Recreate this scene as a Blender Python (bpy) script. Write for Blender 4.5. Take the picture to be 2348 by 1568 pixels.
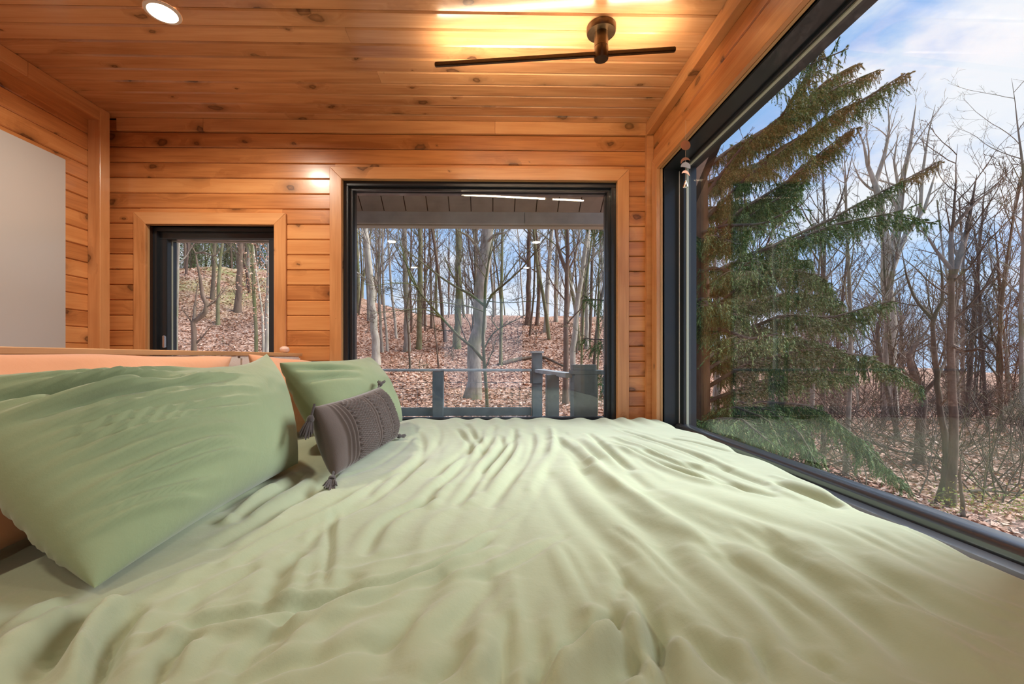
import bpy, bmesh, math, random
import numpy as np
from mathutils import Matrix, Vector

# ------------------------------------------------------------------ camera, world, light, exposure
S = bpy.context.scene
COL = S.collection
for o in list(bpy.data.objects):
    bpy.data.objects.remove(o)
YAW = math.radians(1.1)
F = 1000.0
PX0, PY0 = 1127 + F * math.tan(YAW), 819.0
cd = bpy.data.cameras.new('camera')
cam = bpy.data.objects.new('camera', cd)
COL.objects.link(cam)
cam.location = (0, 0, 1.0)
cam.rotation_euler = (math.pi / 2, 0, -YAW)
cd.sensor_width = 36
cd.lens = F / 2348 * 36
cd.shift_x = (1174 - PX0) / 2348
cd.shift_y = (PY0 - 784) / 2348
cd.clip_start = 0.02
cd.clip_end = 500
S.camera = cam

S.view_settings.view_transform = 'Standard'
S.view_settings.look = 'None'
S.view_settings.gamma = 1
S.view_settings.use_curve_mapping = False
S.view_settings.exposure = 0.11

def nn(t, kind, **kw):
    n = t.nodes.new(kind)
    for k, v in kw.items():
        if k in ('operation', 'blend_type', 'data_type', 'noise_dimensions', 'voronoi_dimensions', 'feature', 'interpolation_type', 'bands_direction', 'wave_type', 'clamp', 'use_clamp'):
            setattr(n, k, v)
        else:
            n.inputs[k.replace('_', ' ')].default_value = v
    return n

def ramp(t, stops, interp='LINEAR'):
    n = t.nodes.new('ShaderNodeValToRGB')
    n.color_ramp.interpolation = interp
    e = n.color_ramp.elements
    while len(e) > 1:
        e.remove(e[-1])
    e[0].position = stops[0][0]; e[0].color = (*stops[0][1], 1)
    for p, c in stops[1:]:
        x = e.new(p); x.color = (*c, 1)
    return n

wd = bpy.data.worlds.new('sky')
S.world = wd
wd.use_nodes = True
t = wd.node_tree
t.nodes.clear()
L = t.links.new
tc = t.nodes.new('ShaderNodeTexCoord')
sep = t.nodes.new('ShaderNodeSeparateXYZ'); L(tc.outputs['Generated'], sep.inputs[0])
blue = ramp(t, [(0.0, (0.46, 0.62, 0.86)), (0.28, (0.33, 0.53, 0.86)), (0.6, (0.25, 0.45, 0.82)), (1.0, (0.16, 0.36, 0.76))])
L(sep.outputs['Z'], blue.inputs[0])
mp = t.nodes.new('ShaderNodeMapping'); mp.inputs['Scale'].default_value = (1, 1, 2.2); mp.inputs['Location'].default_value = (1.3, 0.4, 0.35)
L(tc.outputs['Generated'], mp.inputs[0])
cn = nn(t, 'ShaderNodeTexNoise', Scale=2.6, Detail=9.0, Roughness=0.56, Distortion=0.25); L(mp.outputs[0], cn.inputs['Vector'])
cov = ramp(t, [(0.0, (0.0, 0.0, 0.0)), (0.18, (0.0, 0.0, 0.0)), (0.33, (0.05, 0.05, 0.05)), (0.6, (0.0, 0.0, 0.0))])
L(sep.outputs['Z'], cov.inputs[0])
ad = nn(t, 'ShaderNodeMath', operation='ADD'); L(cn.outputs['Fac'], ad.inputs[0]); L(cov.outputs[0], ad.inputs[1])
cr = ramp(t, [(0.47, (0, 0, 0)), (0.68, (1, 1, 1))], 'EASE'); L(ad.outputs[0], cr.inputs[0])
mx = t.nodes.new('ShaderNodeMix'); mx.data_type = 'RGBA'
L(cr.outputs[0], mx.inputs['Factor']); L(blue.outputs[0], mx.inputs['A']); mx.inputs['B'].default_value = (0.80, 0.83, 0.89, 1)
bg = nn(t, 'ShaderNodeBackground', Strength=1.15); L(mx.outputs['Result'], bg.inputs[0])
wo = t.nodes.new('ShaderNodeOutputWorld'); L(bg.outputs[0], wo.inputs[0])

sd = bpy.data.lights.new('sun', 'SUN')
sd.energy = 8.2
sd.angle = math.radians(50)
sd.color = (0.97, 0.98, 1.0)
sun = bpy.data.objects.new('sun', sd)
COL.objects.link(sun)
sun.rotation_euler = Vector((0.80, 0.06, 0.62)).to_track_quat('Z', 'Y').to_euler()   # broad hazy sun from the picture-window side
LAMP = 16.0      # watts of each ceiling spot
BAR = 105.0       # radiance of the light strip

# ------------------------------------------------------------------ helpers
def W(px, py, y):
    """world point at room depth y seen at photo pixel px, py"""
    a, b = (px - PX0) / F, (PY0 - py) / F
    dx = math.sin(YAW) + math.cos(YAW) * a
    dy = math.cos(YAW) - math.sin(YAW) * a
    k = y / dy
    return np.array([dx * k, y, 1 + b * k])

def WZ(px, py, z):
    p = W(px, py, 1.0)
    k = (z - 1) / (p[2] - 1)
    return np.array([p[0] * k, k, z])

def tag(o, label=None, cat=None, group=None, kind=None):
    if label: o['label'] = label
    if cat: o['category'] = cat
    if group: o['group'] = group
    if kind: o['kind'] = kind
    return o

def wloc(p):
    v = Vector((0, 0, 0))
    while p is not None:
        v = v + p.location
        p = p.parent
    return v

def mesh_np(name, V, Fc, mat, smooth=False):
    """Fc: int array (n,3) or (n,4), or a list of faces"""
    me = bpy.data.meshes.new(name)
    if isinstance(Fc, np.ndarray):
        n, k = Fc.shape
        me.vertices.add(len(V)); me.vertices.foreach_set('co', np.ascontiguousarray(V, dtype=np.float32).ravel())
        me.loops.add(n * k); me.loops.foreach_set('vertex_index', np.ascontiguousarray(Fc, dtype=np.int32).ravel())
        me.polygons.add(n); me.polygons.foreach_set('loop_start', np.arange(0, n * k, k, dtype=np.int32))
        me.update(calc_edges=True)
    else:
        me.from_pydata([tuple(map(float, v)) for v in V], [], [tuple(int(i) for i in f) for f in Fc])
    if smooth:
        me.shade_smooth()
    if mat: me.materials.append(mat)
    return me

def empty(name, loc, parent=None):
    o = bpy.data.objects.new(name, None)
    COL.objects.link(o)
    o.location = loc
    o.parent = parent
    return o

def obj(name, V, Fc, mat, parent=None, smooth=False, origin=None):
    V = np.asarray(V, dtype=float)
    off = np.array(wloc(parent)) if parent else np.zeros(3)
    org = np.array(origin, dtype=float) if origin is not None else off
    o = bpy.data.objects.new(name, mesh_np(name, V - org, Fc, mat, smooth))
    COL.objects.link(o)
    o.location = org - off
    o.parent = parent
    return o

BOXF = [(0, 3, 2, 1), (4, 5, 6, 7), (0, 1, 5, 4), (1, 2, 6, 5), (2, 3, 7, 6), (3, 0, 4, 7)]
def boxv(x0, y0, z0, x1, y1, z1):
    return [(x0, y0, z0), (x1, y0, z0), (x1, y1, z0), (x0, y1, z0), (x0, y0, z1), (x1, y0, z1), (x1, y1, z1), (x0, y1, z1)]

class MB:
    def __init__(s): s.V = []; s.F = []
    def add(s, V, Fc):
        b = len(s.V); s.V += [tuple(v) for v in V]; s.F += [tuple(i + b for i in f) for f in Fc]; return s
    def box(s, *a): return s.add(boxv(*a), BOXF)
    def lathe(s, prof, c, n=32, axis='z', caps=True):
        V = []; Fc = []
        for r, h in prof:
            for i in range(n):
                a = 2 * math.pi * i / n
                if axis == 'z': V.append((c[0] + r * math.cos(a), c[1] + r * math.sin(a), c[2] + h))
                elif axis == 'y': V.append((c[0] + r * math.cos(a), c[1] + h, c[2] + r * math.sin(a)))
                else: V.append((c[0] + h, c[1] + r * math.cos(a), c[2] + r * math.sin(a)))
        for k in range(len(prof) - 1):
            for i in range(n):
                Fc.append((k * n + i, k * n + (i + 1) % n, (k + 1) * n + (i + 1) % n, (k + 1) * n + i))
        if caps:
            Fc.append(tuple(range(n))[::-1]); Fc.append(tuple(range((len(prof) - 1) * n, len(prof) * n)))
        return s.add(V, Fc)
    def tube(s, pts, r, n=8):
        pts = [np.array(p, float) for p in pts]
        rr = r if hasattr(r, '__len__') else [r] * len(pts)
        V = []; Fc = []
        for i, p in enumerate(pts):
            d = pts[min(i + 1, len(pts) - 1)] - pts[max(i - 1, 0)]
            d /= np.linalg.norm(d) + 1e-9
            ref = np.array([0, 0, 1.0]) if abs(d[2]) < .9 else np.array([1.0, 0, 0])
            a = np.cross(d, ref); a /= np.linalg.norm(a); b = np.cross(d, a)
            for k in range(n):
                w = 2 * math.pi * k / n
                V.append(p + rr[i] * (a * math.cos(w) + b * math.sin(w)))
        for i in range(len(pts) - 1):
            for k in range(n):
                Fc.append((i * n + k, i * n + (k + 1) % n, (i + 1) * n + (k + 1) % n, (i + 1) * n + k))
        Fc.append(tuple(range(n))); Fc.append(tuple(range((len(pts) - 1) * n, len(pts) * n))[::-1])
        return s.add(V, Fc)
    def build(s, name, mat, parent=None, smooth=False, bevel=0, origin=None):
        o = obj(name, s.V, s.F, mat, parent, smooth, origin)
        bm = bmesh.new(); bm.from_mesh(o.data)
        bmesh.ops.recalc_face_normals(bm, faces=bm.faces)
        if bevel:
            bmesh.ops.bevel(bm, geom=list(bm.edges), offset=bevel, segments=2, affect='EDGES', clamp_overlap=True)
        bm.to_mesh(o.data); bm.free()
        if smooth:
            o.data.set_sharp_from_angle(angle=math.radians(38)) if hasattr(o.data, 'set_sharp_from_angle') else None
        return o

def piece(name, mat, parent, org, ax, ay, poly, t, bevel=0.0015, parts=True):
    """a board: polygon in the local XY plane (X along the grain) extruded by t along X x Y"""
    ax = Vector(ax).normalized(); ay = Vector(ay).normalized(); az = ax.cross(ay)
    n = len(poly)
    V = [(x, y, 0) for x, y in poly] + [(x, y, t) for x, y in poly]
    Fc = [tuple(range(n))[::-1], tuple(range(n, 2 * n))] + [(i, (i + 1) % n, n + (i + 1) % n, n + i) for i in range(n)]
    me = mesh_np(name, V, Fc, mat)
    bm = bmesh.new(); bm.from_mesh(me)
    bmesh.ops.recalc_face_normals(bm, faces=bm.faces)
    if bevel:
        bmesh.ops.bevel(bm, geom=list(bm.edges), offset=bevel, segments=1, affect='EDGES', clamp_overlap=True)
    bm.to_mesh(me); bm.free()
    o = bpy.data.objects.new(name, me); COL.objects.link(o)
    M = Matrix(((ax.x, ay.x, az.x, org[0]), (ax.y, ay.y, az.y, org[1]), (ax.z, ay.z, az.z, org[2]), (0, 0, 0, 1)))
    o.parent = parent
    o.matrix_basis = Matrix.Translation(-wloc(parent)) @ M if parent else M
    return o

PLK = {}
def plank(parent, org, ax, ay, length, width, mat, t=0.018, c=0.0045, name='plank'):
    """a board with V-groove edges; front face at local z = 0"""
    key = (round(length, 4), round(width, 4), round(c, 4), mat.name)
    if key not in PLK:
        sec = [(0, -t), (0, -c), (c, 0), (width - c, 0), (width, -c), (width, -t)]
        V = [(0, y, z) for y, z in sec] + [(length, y, z) for y, z in sec]
        Fc = [(0, 1, 2, 3, 4, 5)[::-1], (6, 7, 8, 9, 10, 11)] + [(i, (i + 1) % 6, 6 + (i + 1) % 6, 6 + i) for i in range(6)]
        me = mesh_np(name, V, Fc, mat)
        bm = bmesh.new(); bm.from_mesh(me); bmesh.ops.recalc_face_normals(bm, faces=bm.faces); bm.to_mesh(me); bm.free()
        PLK[key] = me
    ax = Vector(ax).normalized(); ay = Vector(ay).normalized(); az = ax.cross(ay)
    o = bpy.data.objects.new(name, PLK[key]); COL.objects.link(o)
    o.parent = parent
    o.matrix_basis = Matrix(((ax.x, ay.x, az.x, org[0]), (ax.y, ay.y, az.y, org[1]), (ax.z, ay.z, az.z, org[2]), (0, 0, 0, 1)))
    return o

# ------------------------------------------------------------------ materials
def mat_new(name):
    m = bpy.data.materials.new(name); m.use_nodes = True
    t = m.node_tree
    b = t.nodes['Principled BSDF']
    return m, t, b, t.links.new

def plain(name, col, rough=0.5, metal=0.0, emit=None, es=0.0, coat=0.0, spec=0.5, noise=0.0, nscale=20.0, bump=0.0):
    m, t, b, L = mat_new(name)
    b.inputs['Base Color'].default_value = (*col, 1)
    b.inputs['Roughness'].default_value = rough
    b.inputs['Metallic'].default_value = metal
    b.inputs['Coat Weight'].default_value = coat
    b.inputs['Specular IOR Level'].default_value = spec
    if emit:
        b.inputs['Emission Color'].default_value = (*emit, 1); b.inputs['Emission Strength'].default_value = es
    if noise or bump:
        tc = t.nodes.new('ShaderNodeTexCoord')
        n = nn(t, 'ShaderNodeTexNoise', Scale=nscale, Detail=4.0); L(tc.outputs['Object'], n.inputs['Vector'])
        if noise:
            r = ramp(t, [(0.3, tuple(c * (1 - noise) for c in col)), (0.7, tuple(min(1, c * (1 + noise)) for c in col))])
            L(n.outputs['Fac'], r.inputs[0]); L(r.outputs[0], b.inputs['Base Color'])
        if bump:
            bp = nn(t, 'ShaderNodeBump', Strength=bump, Distance=0.01); L(n.outputs['Fac'], bp.inputs['Height']); L(bp.outputs[0], b.inputs['Normal'])
    return m

def wood(name, c0, c1, c2, knots=0.5, rough=0.3, coat=0.35, contrast=1.0):
    """varnished pine: grain along local X, scattered knots, a different board each object"""
    m, t, b, L = mat_new(name)
    tc = t.nodes.new('ShaderNodeTexCoord'); oi = t.nodes.new('ShaderNodeObjectInfo')
    ofs = nn(t, 'ShaderNodeVectorMath', operation='SCALE'); ofs.inputs[0].default_value = (61.0, 23.0, 7.0); L(oi.outputs['Random'], ofs.inputs['Scale'])
    co = nn(t, 'ShaderNodeVectorMath', operation='ADD'); L(tc.outputs['Object'], co.inputs[0]); L(ofs.outputs[0], co.inputs[1])
    # knots
    ms = nn(t, 'ShaderNodeVectorMath', operation='MULTIPLY'); ms.inputs[1].default_value = (0.8, 1.25, 1.0); L(co.outputs[0], ms.inputs[0])
    wob = nn(t, 'ShaderNodeTexNoise', Scale=22.0, Detail=2.0); L(co.outputs[0], wob.inputs['Vector'])
    wv = nn(t, 'ShaderNodeVectorMath', operation='SCALE'); wv.inputs['Scale'].default_value = 0.040; L(wob.outputs['Color'], wv.inputs[0])
    kv = nn(t, 'ShaderNodeVectorMath', operation='ADD'); L(ms.outputs[0], kv.inputs[0]); L(wv.outputs[0], kv.inputs[1])
    vo = nn(t, 'ShaderNodeTexVoronoi', voronoi_dimensions='2D', Scale=4.3); L(kv.outputs[0], vo.inputs['Vector'])
    sp = t.nodes.new('ShaderNodeSeparateColor'); L(vo.outputs['Color'], sp.inputs[0])
    rad = nn(t, 'ShaderNodeMapRange'); rad.inputs['From Min'].default_value = 1 - knots; rad.inputs['From Max'].default_value = 1.0
    rad.inputs['To Min'].default_value = 0.0; rad.inputs['To Max'].default_value = 0.115; L(sp.outputs[0], rad.inputs[0])
    ra = nn(t, 'ShaderNodeMath', operation='ADD'); ra.inputs[1].default_value = 0.0008; L(rad.outputs[0], ra.inputs[0])
    q = nn(t, 'ShaderNodeMath', operation='DIVIDE'); L(vo.outputs['Distance'], q.inputs[0]); L(ra.outputs[0], q.inputs[1])   # <1 inside a knot
    core = ramp(t, [(0.0, (0.55, 0.55, 0.55)), (0.30, (0.85, 0.85, 0.85)), (0.42, (1, 1, 1)), (0.52, (0.35, 0.35, 0.35)), (1.0, (0, 0, 0))])
    qh = nn(t, 'ShaderNodeMath', operation='MULTIPLY'); qh.inputs[1].default_value = 0.45; L(q.outputs[0], qh.inputs[0]); L(qh.outputs[0], core.inputs[0])
    halo = nn(t, 'ShaderNodeMapRange'); halo.inputs['From Min'].default_value = 1.0; halo.inputs['From Max'].default_value = 4.5
    halo.inputs['To Min'].default_value = 1.0; halo.inputs['To Max'].default_value = 0.0; L(q.outputs[0], halo.inputs[0])
    # grain bends round the knots
    gs = nn(t, 'ShaderNodeVectorMath', operation='MULTIPLY'); gs.inputs[1].default_value = (1.6, 26.0, 10.0); L(co.outputs[0], gs.inputs[0])
    hv = nn(t, 'ShaderNodeMath', operation='MULTIPLY'); hv.inputs[1].default_value = 1.3; L(halo.outputs[0], hv.inputs[0])
    cx = t.nodes.new('ShaderNodeCombineXYZ'); L(hv.outputs[0], cx.inputs[1]); L(hv.outputs[0], cx.inputs[0])
    ga = nn(t, 'ShaderNodeVectorMath', operation='ADD'); L(gs.outputs[0], ga.inputs[0]); L(cx.outputs[0], ga.inputs[1])
    g1 = nn(t, 'ShaderNodeTexNoise', Scale=1.0, Detail=5.0, Roughness=0.6, Distortion=0.8); L(ga.outputs[0], g1.inputs['Vector'])
    gf = nn(t, 'ShaderNodeVectorMath', operation='MULTIPLY'); gf.inputs[1].default_value = (5, 190, 60); L(co.outputs[0], gf.inputs[0])
    g2 = nn(t, 'ShaderNodeTexNoise', Scale=1.0, Detail=2.0); L(gf.outputs[0], g2.inputs['Vector'])
    bl = nn(t, 'ShaderNodeTexNoise', Scale=1.0, Detail=2.0)
    bs = nn(t, 'ShaderNodeVectorMath', operation='MULTIPLY'); bs.inputs[1].default_value = (2.2, 9.0, 3.0); L(co.outputs[0], bs.inputs[0]); L(bs.outputs[0], bl.inputs['Vector'])
    s1 = nn(t, 'ShaderNodeMath', operation='MULTIPLY'); s1.inputs[1].default_value = 0.50; L(g1.outputs['Fac'], s1.inputs[0])
    s2 = nn(t, 'ShaderNodeMath', operation='MULTIPLY_ADD'); s2.inputs[1].default_value = 0.14; L(g2.outputs['Fac'], s2.inputs[0]); L(s1.outputs[0], s2.inputs[2])
    s3 = nn(t, 'ShaderNodeMath', operation='MULTIPLY_ADD'); s3.inputs[1].default_value = 0.42; L(bl.outputs['Fac'], s3.inputs[0]); L(s2.outputs[0], s3.inputs[2])
    rr = nn(t, 'ShaderNodeMapRange'); rr.inputs['To Min'].default_value = -0.08 * contrast; rr.inputs['To Max'].default_value = 0.08 * contrast; L(oi.outputs['Random'], rr.inputs[0])
    s4 = nn(t, 'ShaderNodeMath', operation='ADD'); L(s3.outputs[0], s4.inputs[0]); L(rr.outputs[0], s4.inputs[1])
    colr = ramp(t, [(0.32, c0), (0.53, c1), (0.76, c2)]); L(s4.outputs[0], colr.inputs[0])
    dh = t.nodes.new('ShaderNodeMix'); dh.data_type = 'RGBA'; L(colr.outputs[0], dh.inputs['A']); dh.inputs['B'].default_value = (*(c * 0.55 for c in c0), 1)
    h3 = nn(t, 'ShaderNodeMath', operation='MULTIPLY'); h3.inputs[1].default_value = 0.62; L(halo.outputs[0], h3.inputs[0])
    h4 = nn(t, 'ShaderNodeMath', operation='MULTIPLY'); L(h3.outputs[0], h4.inputs[0]); L(g1.outputs['Fac'], h4.inputs[1]); L(h4.outputs[0], dh.inputs['Factor'])
    kk = t.nodes.new('ShaderNodeMix'); kk.data_type = 'RGBA'; L(dh.outputs['Result'], kk.inputs['A']); kk.inputs['B'].default_value = (*(c * 0.22 for c in c0), 1)
    kf = nn(t, 'ShaderNodeMath', operation='MULTIPLY'); kf.inputs[1].default_value = 0.85; L(core.outputs[0], kf.inputs[0]); L(kf.outputs[0], kk.inputs['Factor'])
    L(kk.outputs['Result'], b.inputs['Base Color'])
    b.inputs['Roughness'].default_value = rough
    b.inputs['Coat Weight'].default_value = coat
    b.inputs['Coat Roughness'].default_value = 0.16
    bp = nn(t, 'ShaderNodeBump', Strength=0.25, Distance=0.002); L(g1.outputs['Fac'], bp.inputs['Height']); L(bp.outputs[0], b.inputs['Normal'])
    return m

def glass_mat():
    m, t, b, L = mat_new('window_glass')
    t.nodes.remove(b)
    out = t.nodes['Material Output']
    ge = t.nodes.new('ShaderNodeNewGeometry')
    dp = nn(t, 'ShaderNodeVectorMath', operation='DOT_PRODUCT'); L(ge.outputs['Incoming'], dp.inputs[0]); L(ge.outputs['Normal'], dp.inputs[1])
    ab = nn(t, 'ShaderNodeMath', operation='ABSOLUTE'); L(dp.outputs['Value'], ab.inputs[0])
    om = nn(t, 'ShaderNodeMath', operation='SUBTRACT'); om.inputs[0].default_value = 1.0; L(ab.outputs[0], om.inputs[1])
    pw = nn(t, 'ShaderNodeMath', operation='POWER'); pw.inputs[1].default_value = 5.0; L(om.outputs[0], pw.inputs[0])
    fr = nn(t, 'ShaderNodeMath', operation='MULTIPLY_ADD'); fr.inputs[1].default_value = 0.95; fr.inputs[2].default_value = 0.045; L(pw.outputs[0], fr.inputs[0])
    tr = t.nodes.new('ShaderNodeBsdfTransparent'); tr.inputs[0].default_value = (0.985, 0.99, 0.985, 1)
    gl = t.nodes.new('ShaderNodeBsdfGlossy'); gl.inputs['Roughness'].default_value = 0.0
    ms = t.nodes.new('ShaderNodeMixShader'); L(fr.outputs[0], ms.inputs[0]); L(tr.outputs[0], ms.inputs[1]); L(gl.outputs[0], ms.inputs[2])
    L(ms.outputs[0], out.inputs['Surface'])
    return m

def fabric(name, col, weave=900.0, bump=0.15, sheen=0.3, rough=0.85, var=0.06):
    m, t, b, L = mat_new(name)
    tc = t.nodes.new('ShaderNodeTexCoord')
    n = nn(t, 'ShaderNodeTexNoise', Scale=4.0, Detail=3.0); L(tc.outputs['Object'], n.inputs['Vector'])
    r = ramp(t, [(0.3, tuple(c * (1 - var) for c in col)), (0.7, tuple(c * (1 + var) for c in col))]); L(n.outputs['Fac'], r.inputs[0])
    L(r.outputs[0], b.inputs['Base Color'])
    b.inputs['Roughness'].default_value = rough
    b.inputs['Sheen Weight'].default_value = sheen
    b.inputs['Sheen Roughness'].default_value = 0.5
    b.inputs['Specular IOR Level'].default_value = 0.25
    w1 = nn(t, 'ShaderNodeTexNoise', Scale=weave, Detail=1.0); L(tc.outputs['Object'], w1.inputs['Vector'])
    w2 = nn(t, 'ShaderNodeTexNoise', Scale=38.0, Detail=4.0, Roughness=0.6); L(tc.outputs['Object'], w2.inputs['Vector'])
    b1 = nn(t, 'ShaderNodeBump', Strength=bump, Distance=0.0006); L(w1.outputs['Fac'], b1.inputs['Height'])
    b2 = nn(t, 'ShaderNodeBump', Strength=0.25, Distance=0.004); L(w2.outputs['Fac'], b2.inputs['Height']); L(b1.outputs[0], b2.inputs['Normal'])
    L(b2.outputs[0], b.inputs['Normal'])
    return m

M = {}
M['wall'] = wood('stained_pine', (0.41, 0.14, 0.040), (0.66, 0.275, 0.090), (0.80, 0.40, 0.155), knots=0.92, contrast=1.3)
M['ceil'] = wood('stained_pine_ceiling', (0.44, 0.19, 0.08), (0.66, 0.335, 0.155), (0.80, 0.46, 0.24), knots=0.88, contrast=1.2, rough=0.24, coat=0.5)
M['trim'] = wood('stained_pine_trim', (0.48, 0.19, 0.06), (0.68, 0.32, 0.125), (0.80, 0.43, 0.19), knots=0.42)
M['jamb'] = wood('pine_jamb', (0.42, 0.22, 0.09), (0.60, 0.34, 0.15), (0.72, 0.45, 0.22), knots=0.3, rough=0.45, coat=0.1)
M['deck'] = wood('floor_oak', (0.20, 0.11, 0.06), (0.30, 0.18, 0.10), (0.40, 0.26, 0.16), knots=0.2)
M['backing'] = plain('backing', (0.05, 0.018, 0.006), 0.9)
M['black'] = plain('black_frame', (0.016, 0.021, 0.027), 0.36, coat=0.35)
M['rail'] = plain('satin_dark_rail', (0.03, 0.035, 0.045), 0.30, coat=0.6, spec=0.8)
M['blackrub'] = plain('black_gasket', (0.004, 0.004, 0.005), 0.6)
M['spacer'] = plain('pale_spacer', (0.45, 0.50, 0.42), 0.4)
M['glass'] = glass_mat()
M['white'] = plain('white_upholstery', (0.80, 0.70, 0.60), 0.9, bump=0.4, nscale=160)
M['panel'] = plain('pale_grey_panel', (0.52, 0.50, 0.475), 0.28, coat=0.2)
M['chrome'] = plain('chrome', (0.8, 0.8, 0.8), 0.15, 1.0)
M['bronze'] = plain('brushed_bronze', (0.12, 0.075, 0.04), 0.32, 0.85, noise=0.12, nscale=60)
M['led'] = plain('light_strip', (1, 1, 1), 0.4, emit=(1.0, 0.80, 0.54), es=BAR)
M['lamp'] = plain('spot_diffuser', (1, 1, 1), 0.4, emit=(1.0, 0.86, 0.68), es=14)
M['lampring'] = plain('spot_ring', (0.9, 0.82, 0.75), 0.4)
M['copper'] = plain('copper_disc', (0.75, 0.33, 0.18), 0.3, 0.7)
M['shell'] = plain('pearl_disc', (0.9, 0.88, 0.85), 0.2, 0.5)
M['thread'] = plain('thread', (0.6, 0.42, 0.3), 0.8)
M['sage'] = fabric('sage_cotton', (0.325, 0.380, 0.250))
M['sagepillow'] = fabric('sage_pillowcase', (0.245, 0.315, 0.175))
M['peach'] = fabric('peach_cotton', (0.70, 0.33, 0.17))
M['mattress'] = fabric('white_ticking', (0.75, 0.74, 0.70))
M['knit'] = fabric('taupe_knit', (0.088, 0.068, 0.060), weave=500, bump=0.5, sheen=0.35)
M['tassel'] = fabric('dark_tassel', (0.05, 0.042, 0.042), weave=400, bump=0.5)
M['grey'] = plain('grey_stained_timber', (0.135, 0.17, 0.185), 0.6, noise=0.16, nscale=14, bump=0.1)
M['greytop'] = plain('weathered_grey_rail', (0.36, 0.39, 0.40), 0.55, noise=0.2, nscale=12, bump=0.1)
M['beam'] = plain('pale_grey_beam', (0.55, 0.53, 0.47), 0.7, noise=0.12, nscale=9, bump=0.1)
M['soffit'] = plain('grey_soffit_board', (0.38, 0.31, 0.26), 0.7, noise=0.12, nscale=9)
M['soffit_back'] = plain('soffit_joint', (0.02, 0.015, 0.012), 0.9)
M['wire'] = plain('fence_wire', (0.35, 0.38, 0.38), 0.5, 0.5)
M['siding'] = plain('outer_cladding', (0.10, 0.11, 0.11), 0.8)

def bark(name, a, b_, green=0.0, scale=9.0):
    m, t, b, L = mat_new(name)
    tc = t.nodes.new('ShaderNodeTexCoord')
    mp = t.nodes.new('ShaderNodeMapping'); mp.inputs['Scale'].default_value = (1, 1, 0.22); L(tc.outputs['Object'], mp.inputs[0])
    n = nn(t, 'ShaderNodeTexNoise', Scale=scale, Detail=6.0, Roughness=0.65); L(mp.outputs[0], n.inputs['Vector'])
    r = ramp(t, [(0.3, a), (0.68, b_)]); L(n.outputs['Fac'], r.inputs[0])
    g = nn(t, 'ShaderNodeTexNoise', Scale=1.1, Detail=3.0); L(tc.outputs['Object'], g.inputs['Vector'])
    gr = ramp(t, [(0.48, (0, 0, 0)), (0.62, (green, green, green))]); L(g.outputs['Fac'], gr.inputs[0])
    mx = t.nodes.new('ShaderNodeMix'); mx.data_type = 'RGBA'; L(gr.outputs[0], mx.inputs['Factor']); L(r.outputs[0], mx.inputs['A']); mx.inputs['B'].default_value = (0.13, 0.15, 0.05, 1)
    L(mx.outputs['Result'], b.inputs['Base Color'])
    b.inputs['Roughness'].default_value = 0.9
    b.inputs['Specular IOR Level'].default_value = 0.2
    bp = nn(t, 'ShaderNodeBump', Strength=0.6, Distance=0.02); L(n.outputs['Fac'], bp.inputs['Height']); L(bp.outputs[0], b.inputs['Normal'])
    return m
M['bark_grey'] = bark('bark_grey', (0.14, 0.11, 0.085), (0.36, 0.31, 0.25), 0.5)
M['bark_pale'] = bark('bark_pale', (0.26, 0.22, 0.17), (0.50, 0.44, 0.36), 0.2)
M['bark_dark'] = bark('bark_dark', (0.055, 0.038, 0.028), (0.17, 0.125, 0.09), 0.3)
M['bark_green'] = bark('bark_green', (0.10, 0.09, 0.045), (0.24, 0.22, 0.12), 0.8)
M['bark_brown'] = bark('bark_brown', (0.075, 0.045, 0.032), (0.20, 0.135, 0.098), 0.1)
M['twig'] = bark('twig_brown', (0.05, 0.03, 0.024), (0.14, 0.085, 0.065), 0.0)
M['bark_red'] = bark('bark_spruce', (0.10, 0.045, 0.022), (0.24, 0.12, 0.065), 0.1)

def island(name, stops, rough=0.7, trans=0.0):
    m, t, b, L = mat_new(name)
    ge = t.nodes.new('ShaderNodeNewGeometry')
    r = ramp(t, stops); L(ge.outputs['Random Per Island'], r.inputs[0]); L(r.outputs[0], b.inputs['Base Color'])
    b.inputs['Roughness'].default_value = rough
    b.inputs['Specular IOR Level'].default_value = 0.25
    return m
M['leaf'] = island('dry_leaf', [(0, (0.26, 0.12, 0.07)), (0.35, (0.50, 0.26, 0.165)), (0.7, (0.64, 0.38, 0.26)), (1, (0.78, 0.55, 0.42))])
M['greenleaf'] = island('shrub_leaf', [(0, (0.16, 0.24, 0.05)), (0.6, (0.42, 0.45, 0.10)), (1, (0.62, 0.50, 0.12))])
M['needle'] = island('spruce_needle', [(0, (0.05, 0.095, 0.035)), (0.5, (0.11, 0.185, 0.05)), (0.85, (0.20, 0.28, 0.08)), (1, (0.34, 0.27, 0.10))])
M['needle_tip'] = island('spruce_needle_brown', [(0, (0.08, 0.10, 0.03)), (0.5, (0.22, 0.17, 0.06)), (1, (0.40, 0.27, 0.10))])

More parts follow.
